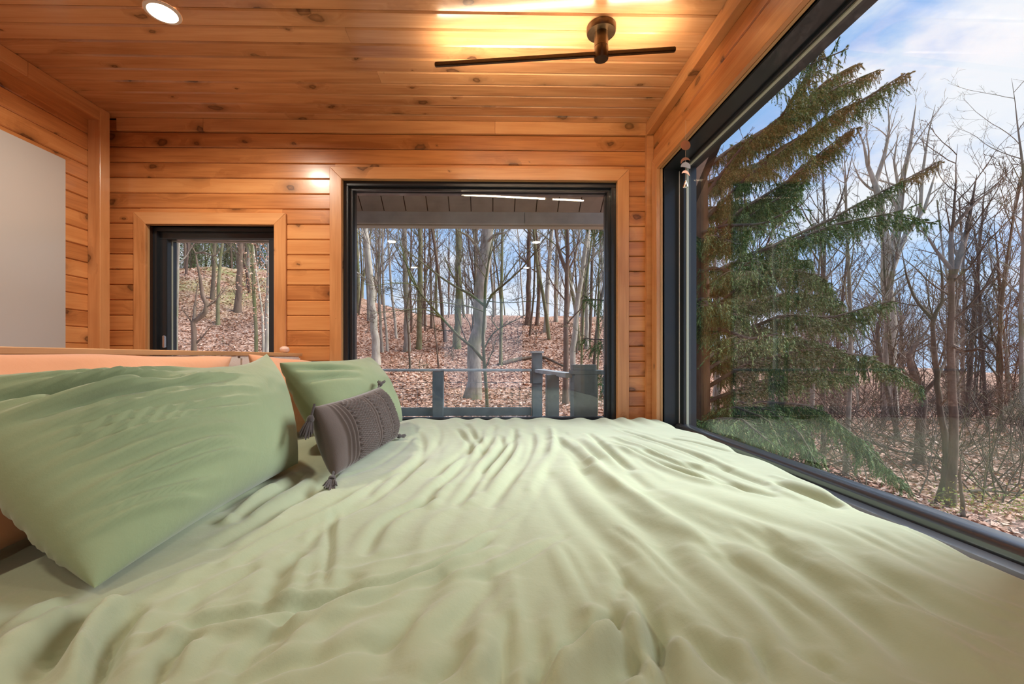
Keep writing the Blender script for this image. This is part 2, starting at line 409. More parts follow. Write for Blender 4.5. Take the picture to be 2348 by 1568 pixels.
def ground_mat():
    m, t, b, L = mat_new('leaf_litter')
    tc = t.nodes.new('ShaderNodeTexCoord')
    v = nn(t, 'ShaderNodeTexVoronoi', Scale=11.0); L(tc.outputs['Object'], v.inputs['Vector'])
    sp = t.nodes.new('ShaderNodeSeparateColor'); L(v.outputs['Color'], sp.inputs[0])
    r = ramp(t, [(0, (0.22, 0.11, 0.065)), (0.3, (0.45, 0.24, 0.155)), (0.65, (0.62, 0.37, 0.26)), (1, (0.78, 0.55, 0.43))]); L(sp.outputs[0], r.inputs[0])
    n = nn(t, 'ShaderNodeTexNoise', Scale=0.45, Detail=6.0, Roughness=0.6); L(tc.outputs['Object'], n.inputs['Vector'])
    dk = ramp(t, [(0.32, (0.50, 0.44, 0.40)), (0.6, (0.86, 0.84, 0.82))]); L(n.outputs['Fac'], dk.inputs[0])
    mu = t.nodes.new('ShaderNodeMix'); mu.data_type = 'RGBA'; mu.blend_type = 'MULTIPLY'; mu.inputs['Factor'].default_value = 1.0
    L(r.outputs[0], mu.inputs['A']); L(dk.outputs[0], mu.inputs['B'])
    # the meadow on the far left slope
    sx = t.nodes.new('ShaderNodeSeparateXYZ'); L(tc.outputs['Object'], sx.inputs[0])
    a1 = nn(t, 'ShaderNodeMapRange'); a1.inputs['From Min'].default_value = -11; a1.inputs['From Max'].default_value = -16; L(sx.outputs[0], a1.inputs[0])
    a2 = nn(t, 'ShaderNodeMapRange'); a2.inputs['From Min'].default_value = 24; a2.inputs['From Max'].default_value = 31; L(sx.outputs[1], a2.inputs[0])
    a3 = nn(t, 'ShaderNodeMath', operation='MULTIPLY'); L(a1.outputs[0], a3.inputs[0]); L(a2.outputs[0], a3.inputs[1])
    g2 = nn(t, 'ShaderNodeTexNoise', Scale=0.35, Detail=5.0); L(tc.outputs['Object'], g2.inputs['Vector'])
    g3 = ramp(t, [(0.38, (0, 0, 0)), (0.6, (0.85, 0.85, 0.85))]); L(g2.outputs['Fac'], g3.inputs[0])
    a4 = nn(t, 'ShaderNodeMath', operation='MULTIPLY'); L(a3.outputs[0], a4.inputs[0]); L(g3.outputs[0], a4.inputs[1])
    gm = t.nodes.new('ShaderNodeMix'); gm.data_type = 'RGBA'; L(a4.outputs[0], gm.inputs['Factor']); L(mu.outputs['Result'], gm.inputs['A']); gm.inputs['B'].default_value = (0.26, 0.30, 0.09, 1)
    L(gm.outputs['Result'], b.inputs['Base Color'])
    b.inputs['Roughness'].default_value = 0.95
    b.inputs['Specular IOR Level'].default_value = 0.1
    bp = nn(t, 'ShaderNodeBump', Strength=0.8, Distance=0.05); L(v.outputs['Distance'], bp.inputs['Height']); L(bp.outputs[0], b.inputs['Normal'])
    return m
M['ground'] = ground_mat()

# ------------------------------------------------------------------ room dimensions (metres)
ZC = 2.342                 # ceiling boards
YB = 2.50                  # back wall board face
XL, XR = -2.165, 0.925     # left and right wall board faces
YF = -2.6                  # wall behind the camera
PITCH, ZREF = 0.0865, 2.188
TB = 0.018
CW = 0.066                 # casing width

rng = random.Random(7)
def struct(name, parent=None): 
    return None

# floor
fl = obj('floor', boxv(XL - .1, YF - .1, -0.12, XR + .12, YB + .1, -0.02), BOXF, M['backing']); tag(fl, kind='structure')
x = XL
while x < XR:
    w = min(0.14, XR - x)
    plank(fl, (x, YF, 0.0), (0, 1, 0), (-1, 0, 0), YB - YF, w - 0.001, M['deck']).location.x = x + w
    x += 0.14

# ceiling boards run left to right
ce = obj('ceiling', boxv(XL - .14, YF - .1, ZC + TB, XR + .14, YB + .14, ZC + .16), BOXF, M['backing']); tag(ce, kind='structure')
y = YB - 0.078 + 0.0905 * 1
yy = [2.4246 + 0.0905 - 0.0905 * i for i in range(0, 57)]
for i, y1 in enumerate(yy):
    y0 = y1 - 0.0905
    if y0 < YF: break
    cut = XL + rng.uniform(0.5, 2.6)
    spans = [(XL, cut), (cut + .0008, XR)] if i % 3 == 1 else [(XL, XR)]
    for a, b in spans:
        # local Z must face down: X=+x, Y=-y
        plank(ce, (a, min(y1, YB) - 0.0008, ZC), (1, 0, 0), (0, -1, 0), b - a, (min(y1, YB) - y0) - 0.0034, M['ceil'], c=.0060)

# back wall ------------------------------------------------------
# big window opening (inside jamb), small window opening
BW = dict(x0=-0.850, x1=0.722, z0=0.600, z1=2.012)
SW = dict(x0=-1.943, x1=-1.228, z0=0.930, z1=1.748)
wbmesh = MB()
T0, T1 = YB + TB, YB + 0.15
for a in [(XL - .14, T0, -.1, SW['x0'], T1, ZC + .1), (SW['x0'], T0, SW['z1'], SW['x1'], T1, ZC + .1), (SW['x0'], T0, -.1, SW['x1'], T1, SW['z0']),
          (SW['x1'], T0, -.1, BW['x0'], T1, ZC + .1), (BW['x0'], T0, BW['z1'], BW['x1'], T1, ZC + .1), (BW['x0'], T0, -.1, BW['x1'], T1, BW['z0']),
          (BW['x1'], T0, -.1, XR + .14, T1, ZC + .1)]:
    wbmesh.box(*a)
wb = wbmesh.build('wall_back', M['backing']); tag(wb, kind='structure')
def minus(spans, a, b):
    out = []
    for s, e in spans:
        if b <= s or a >= e: out.append((s, e)); continue
        if a > s: out.append((s, a))
        if b < e: out.append((b, e))
    return out
k = -3
while True:
    zt = ZREF - PITCH * k; zb = zt - PITCH
    k += 1
    if zb > ZC: continue
    if zt < 0.02: break
    zt_ = min(zt, ZC)
    sp = [(XL, XR)]
    for wn in (BW, SW):
        lo, hi = wn['z0'] - .04, wn['z1'] + .04
        if zb < hi and zt_ > lo:
            sp = minus(sp, wn['x0'] - .04, wn['x1'] + .04)
            if zt_ - hi > .004: plank(wb, (wn['x0'] - .04, YB, hi), (1, 0, 0), (0, 0, 1), wn['x1'] - wn['x0'] + .08, zt_ - hi - .0008, M['wall'], c=min(.0032, (zt_ - hi) * .3))
            if lo - zb > .004: plank(wb, (wn['x0'] - .04, YB, zb + .0008), (1, 0, 0), (0, 0, 1), wn['x1'] - wn['x0'] + .08, lo - zb, M['wall'], c=min(.0032, (lo - zb) * .3))
    for a, b in sp:
        if b - a > 0.02:
            plank(wb, (a, YB, zb + .0008), (1, 0, 0), (0, 0, 1), b - a, zt_ - zb - .0024, M['wall'])

# left wall -------------------------------------------------------
wl = obj('wall_left', boxv(XL - .14, YF - .1, -.1, XL - TB, YB + TB, ZC + .1), BOXF, M['backing']); tag(wl, kind='structure')
k = -3
while True:
    zt = ZREF + .01 - PITCH * k; zb = zt - PITCH
    k += 1
    if zb > ZC: continue
    if zt < 0.02: break
    plank(wl, (XL, YF, zb + .0008), (0, 1, 0), (0, 0, 1), YB - YF, min(zt, ZC) - zb - .0016, M['wall'])

# right wall: opening for the picture window ------------------------
RW = dict(y0=0.728, y1=2.385, z0=0.585, z1=2.040)
m_ = MB()
X0, X1 = XR + TB, XR + .14
for a in [(X0, YF - .1, -.1, X1, RW['y0'], ZC + .1), (X0, RW['y0'], RW['z1'], X1, RW['y1'], ZC + .1), (X0, RW['y0'], -.1, X1, RW['y1'], RW['z0']), (X0, RW['y1'], -.1, X1, YB + .15, ZC + .1)]:
    m_.box(*a)
wr = m_.build('wall_right', M['backing']); tag(wr, kind='structure')
k = -3
while True:
    zt = ZREF - PITCH * k; zb = zt - PITCH
    k += 1
    if zb > ZC: continue
    if zt < 0.02: break
    sp = [(YF, YB)]
    lo, hi = RW['z0'] - .04, RW['z1'] + .04
    if zb < hi and zt > lo:
        sp = minus(sp, RW['y0'] - .04, RW['y1'] + .04)
        if zt - hi > .004: plank(wr, (XR, RW['y1'] + .04, hi), (0, -1, 0), (0, 0, 1), RW['y1'] - RW['y0'] + .08, zt - hi - .0008, M['wall'])
        if lo - zb > .004: plank(wr, (XR, RW['y1'] + .04, zb + .0008), (0, -1, 0), (0, 0, 1), RW['y1'] - RW['y0'] + .08, lo - zb, M['wall'])
    for a, b in sp:
        plank(wr, (XR, b, zb + .0008), (0, -1, 0), (0, 0, 1), b - a, min(zt, ZC) - zb - .0024, M['wall'])

# wall behind the camera, with an unseen glazed opening added for skylight
FW = dict(x0=-0.9, x1=0.6, z0=0.1, z1=2.1)
m_ = MB()
for a in [(XL - .14, YF - .16, -.1, FW['x0'], YF - TB, ZC + .1), (FW['x0'], YF - .16, FW['z1'], FW['x1'], YF - TB, ZC + .1), (FW['x0'], YF - .16, -.1, FW['x1'], YF - TB, FW['z0']), (FW['x1'], YF - .16, -.1, XR + .14, YF - TB, ZC + .1)]:
    m_.box(*a)
wf = m_.build('wall_front', M['backing']); tag(wf, kind='structure')
k = -3
while True:
    zt = ZREF - PITCH * k; zb = zt - PITCH
    k += 1
    if zb > ZC: continue
    if zt < 0.02: break
    sp = [(XL, XR)]
    if zb < FW['z1'] + .03 and zt > FW['z0'] - .03: sp = minus(sp, FW['x0'] - .04, FW['x1'] + .04)
    for a, b in sp:
        plank(wf, (b, YF, zb + .0008), (-1, 0, 0), (0, 0, 1), b - a, min(zt, ZC) - zb - .0024, M['wall'])

# ------------------------------------------------------------------ windows
def ring(mb, m, u0, u1, v0, v1, w, d0, d1):
    """rectangular frame in plane coordinates (u, v) between depths d0, d1; m maps (u, v, d) to world"""
    wu, w = w if isinstance(w, tuple) else (w, w)
    for a in [(u0, v1 - w, u1, v1), (u0, v0, u1, v0 + w), (u0, v0 + w, u0 + wu, v1 - w), (u1 - wu, v0 + w, u1, v1 - w)]:
        V = [m(a[0], a[1], d0), m(a[2], a[1], d0), m(a[2], a[3], d0), m(a[0], a[3], d0), m(a[0], a[1], d1), m(a[2], a[1], d1), m(a[2], a[3], d1), m(a[0], a[3], d1)]
        mb.add(V, BOXF)

def window(idx, m, U, Vv, N, sgn, u0, u1, v0, v1, face, dj, frames, glass_d, glass_w, cw=CW, proud=0.016, sides='tlrb'):
    """U, Vv, N: world axes of the wall plane, N towards the room. face = depth of casing front; dj = depth where the jamb meets the frame.
    depths grow away from the room; frames = [(inset, width, d0, d1, name, material)]"""
    root = empty('window_%d' % idx, m(0.5 * (u0 + u1), v0, dj)); tag(root, kind='structure')
    Uv, Vw = Vector(U), Vector(Vv)
    def P(u, v, d): return Vector(m(u, v, d))
    th = proud + 0.004
    # mitred casing boards: X along the board, extruded towards the room
    o = cw
    def cs(p, ax, ay, L_, a0, a1):
        # trapezoid: inner edge of length L_ at y=0 from x=0, outer edge at y=o
        q = piece('casing', M['trim'], root, p, ax, ay, [(0, 0), (L_, 0), (L_ + a1, o), (-a0, o)], 1, 0)
        return q
    def trap(p, ax, ay, L_):
        n = Vector(ax).cross(Vector(ay))
        if n.dot(Vector(N)) > 0:
            p2 = P(*p[:2], face + th)
            tt = th
        poly = [(0, 0), (L_, 0), (L_ + o - .0006, o), (-o + .0006, o)]
        if n.dot(Vector(N)) > 0:
            piece('casing', M['trim'], root, p2, ax, ay, poly, tt)
        else:
            piece('casing', M['trim'], root, P(*p[:2], face), ax, ay, poly, th)
    if 't' in sides: trap((u0, v1), Uv, Vw, u1 - u0)
    if 'b' in sides: trap((u1, v0), -Uv, -Vw, u1 - u0)
    if 'l' in sides: trap((u0, v0), Vw, -Uv, v1 - v0)
    if 'r' in sides: trap((u1, v1), -Vw, Uv, v1 - v0)
    # jamb liners (boards lining the opening)
    jt = 0.012
    D = dj - face - th + 0.004
    d0 = face + th * 0.5
    for (a, b, ax, ln) in [((u0, v1), 't', Uv, u1 - u0), ((u0, v0), 'b', Uv, u1 - u0), ((u0, v0), 'l', Vw, v1 - v0), ((u1, v0), 'r', Vw, v1 - v0)]:
        mb = MB()
        e = 0.0
        if b == 't': c0, c1 = (u0, v1 - e), (u1, v1 + jt)
        elif b == 'b': c0, c1 = (u0, v0 - jt), (u1, v0)
        elif b == 'l': c0, c1 = (u0 - jt, v0), (u0, v1)
        else: c0, c1 = (u1, v0), (u1 + jt, v1)
        nin = -Vector(N)
        p = P(c0[0], c0[1], d0 + 0.012)
        L_ = (c1[0] - c0[0]) if b in 'tb' else (c1[1] - c0[1])
        Wd = (c1[1] - c0[1]) if b in 'tb' else (c1[0] - c0[0])
        oth = Vw if b in 'tb' else Uv
        axx = Vector(ax)
        nrm = axx.cross(nin)
        # polygon spans length x depth, extruded by the board thickness
        if nrm.dot(oth) < 0: p = p + oth * Wd
        piece('jamb', M['jamb'], root, p, axx, nin, [(0, 0), (L_, 0), (L_, dj - d0 - 0.012 + .002), (0, dj - d0 - 0.012 + .002)], Wd, 0.001)
    for (ins, w, e0, e1, nm, mt) in frames:
        iu, iv = ins if isinstance(ins, tuple) else (ins, ins)
        mb = MB(); ring(mb, m, u0 + iu, u1 - iu, v0 + iv, v1 - iv, w, e0, e1)
        mb.build(nm, mt, root, bevel=0.002 if min(w if isinstance(w, tuple) else (w, w)) > .007 else 0)
    g, h_ = glass_w if isinstance(glass_w, tuple) else (glass_w, glass_w)
    V = [m(u0 + g, v0 + h_, glass_d), m(u1 - g, v0 + h_, glass_d), m(u1 - g, v1 - h_, glass_d), m(u0 + g, v1 - h_, glass_d),
         m(u0 + g, v0 + h_, glass_d + .006), m(u1 - g, v0 + h_, glass_d + .006), m(u1 - g, v1 - h_, glass_d + .006), m(u0 + g, v1 - h_, glass_d + .006)]
    mb = MB().add(V, BOXF); mb.build('glass', M['glass'], root)
    return root

mback = lambda u, v, d: (u, d, v)
mright = lambda u, v, d: (d, u, v)
mfront = lambda u, v, d: (u, -d, v)
FC = YB - 0.016
w1 = window(1, mback, (1, 0, 0), (0, 0, 1), (0, -1, 0), 1, BW['x0'], BW['x1'], BW['z0'], BW['z1'], FC, 2.520,
            [(0, 0.026, 2.520, 2.640, 'frame', M['black']), (0.026, 0.018, 2.545, 2.630, 'sash', M['black']), (0.042, 0.004, 2.566, 2.582, 'gasket', M['blackrub'])], 2.575, 0.042)
w2 = window(2, mback, (1, 0, 0), (0, 0, 1), (0, -1, 0), 1, SW['x0'], SW['x1'], SW['z0'], SW['z1'], FC, 2.538,
            [(0, 0.024, 2.538, 2.650, 'frame', M['black']), (0.022, 0.044, 2.560, 2.640, 'sash', M['black']), (0.063, 0.005, 2.596, 2.606, 'spacer', M['spacer'])], 2.600, 0.064)
h = MB().box(-1.892, 2.540, 1.055, -1.880, 2.560, 1.125).build('handle', M['chrome'], w2, bevel=0.003)
RC = XR - 0.016
w3 = window(3, mright, (0, 1, 0), (0, 0, 1), (-1, 0, 0), 1, RW['y0'], RW['y1'], RW['z0'], RW['z1'], RC, 0.948,
            [(0, (0.010, 0.008), 0.948, 1.12, 'frame', M['black']), ((.010, .007), (0.056, 0.012), 1.030, 1.10, 'sash', M['black']), ((.066, .018), (0.004, 0.006), 1.044, 1.056, 'spacer', M['spacer'])], 1.050, (0.066, .020), cw=0.072)
# moulded bottom rail of the picture window
mb = MB()
ys = (RW['y0'] + .02, RW['y1'] - .02)
prof = [(0.950, 0.612), (0.988, 0.612), (0.994, 0.606), (1.001, 0.606), (1.003, 0.622), (1.006, 0.630), (1.012, 0.6355), (1.022, 0.6385), (1.036, 0.6405), (1.050, 0.6415), (1.050, 0.590), (0.950, 0.590)]
V = [(x_, ys[0], z_) for x_, z_ in prof] + [(x_, ys[1], z_) for x_, z_ in prof]
n = len(prof)
mb.add(V, [tuple(range(n)), tuple(range(n, 2 * n))[::-1]] + [(i, (i + 1) % n, n + (i + 1) % n, n + i) for i in range(n)])
mb.build('bottom_rail', M['rail'], w3, smooth=True)
# the pale draught strip down the far stile and the white edge beside it
MB().box(1.0285, RW['y1'] - .018, 0.64, 1.0298, RW['y1'] - .011, RW['z1'] - .022).build('draught_strip', plain('white_strip', (0.8, 0.82, 0.85), 0.3), w3)
w4 = window(4, mfront, (1, 0, 0), (0, 0, 1), (0, 1, 0), 1, FW['x0'], FW['x1'], FW['z0'], FW['z1'], 2.6 - .016, 2.63,
            [(0, 0.05, 2.63, 2.72, 'frame', M['black'])], 2.68, 0.045)  # out-of-view window, put in to bring skylight into the room

# ------------------------------------------------------------------ trims: cornices and corner posts
def board(name, org, ax, ay, L_, w_, t_, mat=None):
    o = piece(name, mat or M['trim'], None, org, ax, ay, [(0, 0), (L_, 0), (L_, w_), (0, w_)], t_)
    tag(o, kind='structure'); return o
CH = 0.070
# back cornice in three lengths
t1 = empty('trim_1', (0, YB, ZC)); tag(t1, kind='structure')
xs = [XL + .065, -1.62, 0.02, XR - .04]
for a, b in zip(xs[:-1], xs[1:]):
    piece('board', M['trim'], t1, (a + .0005, YB, ZC - CH), (1, 0, 0), (0, 0, 1), [(0, 0), (b - a - .001, 0), (b - a - .001, CH - .001), (0, CH - .001)], 0.020)
t2 = empty('trim_2', (XL, 0, ZC)); tag(t2, kind='structure')
yc = [YF, 0.1, 2.02, YB - .06]
for a, b in zip(yc[:-1], yc[1:]):
    piece('board', M['trim'], t2, (XL, a + .0005, ZC - CH), (0, 1, 0), (0, 0, 1), [(0, 0), (b - a - .001, 0), (b - a - .001, CH - .001), (0, CH - .001)], 0.062)
t3 = empty('trim_3', (XR, 0, ZC)); tag(t3, kind='structure')
yc = [YF, 0.3, YB - .001]
for a, b in zip(yc[:-1], yc[1:]):
    piece('board', M['trim'], t3, (XR, b - .0005, ZC - CH - .004), (0, -1, 0), (0, 0, 1), [(0, 0), (b - a - .001, 0), (b - a - .001, CH + .003), (0, CH + .003)], 0.040)
# corner posts (grain upright)
p_ = piece('trim_4', M['trim'], None, (XL + .066, YB - .06, 0.0), (0, 0, 1), (-1, 0, 0), [(0, 0), (ZC - .001, 0), (ZC - .001, .066), (0, .066)], 0.060); 
p_.matrix_basis = Matrix(((0, -1, 0, XL + .066), (0, 0, 1, YB - .06), (1, 0, 0, 0), (0, 0, 0, 1))) @ Matrix.Diagonal((1, 1, 1, 1)) if False else p_.matrix_basis
tag(p_, kind='structure')
p_ = MB().box(XR - .040, YB - .030, 0.0, XR - .0, YB - .0005, ZC - CH - .006).build('trim_5', M['trim'], bevel=.0015, origin=(XR - .03, YB, 0)); tag(p_, kind='structure')

# baseboards
for nm, a in (('baseboard_back', (XL + .07, YB - .014, 0, XR - .05, YB - .001, .09)), ('baseboard_left', (XL + .001, YF, 0, XL + .014, YB - .07, .09)), ('baseboard_right', (XR - .014, YF, 0, XR - .001, YB - .04, .09))):
    tag(MB().box(*a).build(nm, M['trim'], bevel=.002), kind='structure')

# ------------------------------------------------------------------ ceiling lights
def downlight(x, y, label, power=1.0):
    r = empty('ceiling_spot', (x, y, ZC)); tag(r, label, 'ceiling light', 'recessed ceiling spots')
    MB().lathe([(0.062, -.0005), (0.062, -.004), (0.056, -.007), (0.050, -.006), (0.050, -.001)], (x, y, ZC), 48, caps=False).build('trim_ring', M['lampring'], r, smooth=True)
    MB().lathe([(0.0505, -.0045), (0.0505, -.0035)], (x, y, ZC), 48).build('diffuser', M['lamp'], r)
    ld = bpy.data.lights.new('spot_light', 'AREA'); ld.shape = 'DISK'; ld.size = 0.09; ld.energy = LAMP * power; ld.color = (1.0, 0.86, 0.70); ld.spread = math.radians(165)
    lo = bpy.data.objects.new('spot_light', ld); COL.objects.link(lo); lo.parent = r; lo.location = (0, 0, -0.010)
downlight(-1.278, 1.72, 'round recessed warm ceiling spot near the left wall, glowing between pine boards')
downlight(-1.15, 0.10, 'recessed ceiling spot above the headboard, seen only mirrored in the window glass', .40)
downlight(0.52, 0.10, 'recessed ceiling spot above the foot of the bed, mirrored in both windows', .18)
downlight(-1.15, -1.35, 'recessed ceiling spot at the back of the room above the left floor', .8)
downlight(0.52, -1.35, 'recessed ceiling spot at the back of the room above the right floor', .6)

# bar light
cx_, cy_ = 0.446, 1.765
bl = empty('ceiling_light', (cx_, cy_, ZC)); tag(bl, 'slim dark bronze bar ceiling light with round canopy and warm uplight strip', 'ceiling light')
MB().lathe([(0.0585, -.0002), (0.0585, -.022), (0.056, -.026), (0.0, -.026)], (cx_, cy_, ZC), 56).build('canopy', M['bronze'], bl, smooth=True)
MB().lathe([(0.028, -.024), (0.028, -.082)], (cx_, cy_, ZC), 40).build('stem', M['bronze'], bl, smooth=True)
MB().lathe([(0.0275, -.083), (0.0285, -.084), (0.0285, -.130), (0.0270, -.132), (0.0, -.132)], (cx_, cy_, ZC), 40).build('stem_cap', M['bronze'], bl, smooth=True)
A = np.array([-0.238, 1.838, ZC - .112]); B = np.array([0.735, 1.728, ZC - .112])
d = (B - A) / np.linalg.norm(B - A); nrm = np.array([-d[1], d[0], 0])
def barbox(a, b, w, z0, z1, off=0.0):
    c = [a + nrm * (off - w / 2), b + nrm * (off - w / 2), b + nrm * (off + w / 2), a + nrm * (off + w / 2)]
    V = [(p[0], p[1], p[2] + z0) for p in c] + [(p[0], p[1], p[2] + z1) for p in c]
    return MB().add(V, BOXF)
barbox(A, B, 0.016, -.010, .008).build('bar', M['bronze'], bl, bevel=.003)
e0, e1 = A + d * .012, B - d * .012
sx_ = (cx_ - A[0]) / d[0]
barbox(e0, A + d * (sx_ - .031), 0.0085, .0079, .0082).build('light_strip', M['led'], bl)
barbox(A + d * (sx_ + .031), e1, 0.0085, .0079, .0082).build('light_strip', M['led'], bl)
barbox(e0, A + d * (sx_ - .031), 0.0016, -.003, .006, off=.0092).build('light_strip', M['led'], bl)
barbox(A + d * (sx_ + .031), e1, 0.0016, -.003, .006, off=.0092).build('light_strip', M['led'], bl)

# ------------------------------------------------------------------ left wall panel, headboard, bed
pn = MB().box(XL + .001, 0.70, 0.86, XL + .045, 2.215, 1.985).build('wall_panel', M['panel'], bevel=.003, origin=(XL, 1.4, .86))
tag(pn, 'large blank pale grey glossy panel mounted on the left plank wall', 'panel')

HX = -1.075
hb = empty('headboard', (HX, 1.3, 0)); tag(hb, 'long low headboard with wooden cap rail and white padded face behind pillows', 'headboard')
MB().box(HX - .080, 0.10, 0.0, HX - .022, 2.475, 1.005).build('backing_board', M['trim'], hb, bevel=.002)
for i in range(4):
    a = 0.12 + i * 0.588
    MB().box(HX - .022, a, 0.36, HX + .006, a + .584, 1.004).build('padded_panel', M['white'], hb, bevel=.008)
piece('cap_rail', M['jamb'], hb, (HX + .012, 0.10, 1.0065), (0, 1, 0), (-1, 0, 0), [(0, 0), (2.375, 0), (2.375, .100), (0, .100)], 0.017, .002)
kn = MB().lathe([(0.0001, -.017), (.010, -.0165), (.018, -.013), (.0228, -.006), (.0235, -.0012), (.0222, -.0008), (.0222, .0008), (.0235, .0012), (.0228, .006), (.018, .013), (.010, .0165), (.0001, .017)], (HX - .02, 2.33, 1.0408), 32).build('wooden_ball', plain('pale_pink_ball', (0.78, 0.55, 0.45), 0.45), smooth=True, origin=(HX - .02, 2.33, 1.029))
tag(kn, 'small pale rounded ornament with a seam on the end of the headboard rail', 'ornament')

bd = empty('bed', (-.08, 1.4, 0)); tag(bd, 'low wooden platform bed under the sage green duvet', 'bed')
MB().box(-1.06, 0.36, 0.16, 0.90, 2.42, 0.34).build('platform', M['trim'], bd, bevel=.004)
for (a, b) in ((-1.0, .45), (.8, .45), (-1.0, 2.3), (.8, 2.3)):
    MB().box(a, b, 0.0, a + .07, b + .07, 0.16).build('leg', M['trim'], bd, bevel=.003)
mt = MB().box(-1.050, 0.38, 0.342, 0.885, 2.41, 0.615).build('mattress', M['mattress'], bevel=.03, smooth=True, origin=(-.08, 1.4, .342))
tag(mt, 'thick white mattress hidden under the green duvet', 'mattress')

# ------------------------------------------------------------------ duvet: a height field with traced folds
DZ = 0.665
def c6(l): return [(x_ / 1.957, 950 + y_ / 1.957) for x_, y_ in l]
def c7(l): return [(1100 + x_ / 1.881, 950 + y_ / 1.881) for x_, y_ in l]
folds = [  # (trace, width m, height m)  negative = trough
    (c7([(470, 80), (540, 140), (590, 190), (660, 240)]), .012, -.010), (c7([(590, 130), (700, 170), (830, 230), (960, 275), (1060, 300)]), .014, -.012),
    (c7([(820, 100), (950, 130), (1080, 165)]), .012, -.010), (c7([(600, 60), (720, 100), (860, 150), (1000, 200), (1080, 240)]), .014, -.012),
    (c7([(330, 90), (370, 130), (410, 170), (470, 230)]), .014, -.012), (c7([(150, 60), (150, 130), (120, 190), (60, 260), (0, 340)]), .013, -.013),
    (c7([(230, 80), (235, 130), (200, 220), (120, 300), (40, 400)]), .014, -.010), (c7([(90, 90), (100, 140), (60, 200), (0, 250)]), .012, -.010),
    (c7([(1270, 290), (1420, 340), (1560, 390)]), .014, -.010), (c7([(1840, 480), (2000, 550), (2150, 610)]), .012, -.006),
    (c7([(232, 1163), (300, 1070), (400, 990), (520, 920), (600, 860)]), .012, -.016),
    (c7([(280, 1163), (360, 1060), (460, 980), (560, 930)]), .020, .012),
    (c7([(690, 740), (740, 830), (780, 940), (800, 1060), (820, 1163)]), .012, -.008), (c7([(880, 930), (950, 1000), (1050, 1070), (1140, 1163)]), .014, -.009),
    (c7([(600, 880), (640, 980), (690, 1080), (760, 1163)]), .012, -.008), (c7([(1200, 1000), (1230, 1080), (1270, 1163)]), .010, -.007),
    (c7([(1460, 1050), (1520, 1110), (1560, 1163)]), .010, -.007), (c7([(620, 690), (600, 740), (610, 800)]), .012, -.005),
    (c7([(1240, 560), (1400, 700), (1600, 850), (1800, 1000), (1900, 1163)]), .030, -.008), (c7([(1500, 560), (1750, 720), (2000, 850), (2300, 950)]), .030, -.007),
    (c7([(1000, 600), (1200, 780), (1400, 950), (1500, 1100)]), .026, -.007), (c7([(130, 860), (110, 960), (90, 1060), (80, 1163)]), .012, -.008),
    (c7([(700, 330), (900, 440), (1150, 540), (1400, 640)]), .03, -.006), (c7([(900, 330), (1150, 420), (1400, 500), (1700, 600)]), .03, -.005),
    (c7([(300, 250), (380, 380), (520, 520), (640, 640)]), .03, -.006), (c7([(480, 200), (620, 320), (800, 440), (960, 560)]), .028, .008),
    (c7([(760, 560), (900, 700), (1020, 840), (1100, 980)]), .022, -.006),
    (c6([(2300, 100), (2250, 160), (2180, 240), (2120, 330), (2040, 420)]), .012, -.010), (c6([(2050, 70), (2130, 150), (2060, 240), (1960, 330), (1880, 420)]), .012, -.011),
    (c6([(1880, 80), (1910, 150), (1850, 250), (1700, 380), (1560, 440), (1420, 520), (1340, 640)]), .014, -.010),
    (c6([(1950, 380), (1800, 430), (1700, 500), (1640, 620)]), .012, -.008), (c6([(1500, 440), (1480, 520), (1480, 620), (1450, 760)]), .007, -.007),
    (c6([(1480, 270), (1380, 360), (1250, 430), (1150, 500), (960, 600)]), .016, -.009), (c6([(1700, 290), (1560, 400), (1400, 480), (1200, 560), (1000, 680)]), .012, .008),
    (c6([(2200, 520), (2000, 640), (1700, 740), (1450, 790), (1150, 860), (900, 910), (640, 1020)]), .008, .007),
    (c6([(2250, 580), (1900, 720), (1500, 870), (1100, 960), (700, 1010)]), .009, .006), (c6([(2200, 550), (1900, 690), (1500, 800), (1150, 880), (800, 960)]), .010, -.008),
    (c6([(1350, 600), (1250, 720), (1180, 870)]), .012, -.008), (c6([(1150, 680), (950, 780), (800, 870), (700, 980)]), .014, -.008),
    (c6([(620, 880), (500, 980), (450, 1080), (420, 1209)]), .012, -.012), (c6([(520, 860), (430, 930), (370, 1050), (350, 1209)]), .012, .012),
    (c6([(430, 850), (330, 940), (220, 1060), (120, 1209)]), .014, -.010), (c6([(300, 900), (150, 990), (0, 1100)]), .014, .008),
    (c6([(300, 830), (150, 890), (0, 970)]), .010, .006), (c6([(850, 1000), (760, 1080), (700, 1209)]), .012, -.010),
    (c6([(2080, 1000), (2060, 1100), (1900, 1209)]), .012, -.008), (c6([(1260, 900), (1250, 1000)]), .010, -.005),
    (c6([(1080, 1209), (1300, 1130), (1500, 1080), (1700, 1000)]), .012, -.007), (c6([(1600, 700), (1500, 800), (1300, 900), (1150, 1000), (1050, 1150)]), .02, -.008),
    (c6([(1350, 260), (1300, 320), (1180, 390), (1050, 470)]), .014, -.012), (c6([(1250, 330), (1130, 410), (1010, 500)]), .010, .010),
    (c6([(2200, 700), (2100, 860), (2000, 1000), (1960, 1150)]), .02, -.007), (c6([(2000, 700), (1850, 850), (1750, 1000), (1700, 1180)]), .02, -.007),
]
r_ = np.random.default_rng(5)
NX, NY = 380, 400
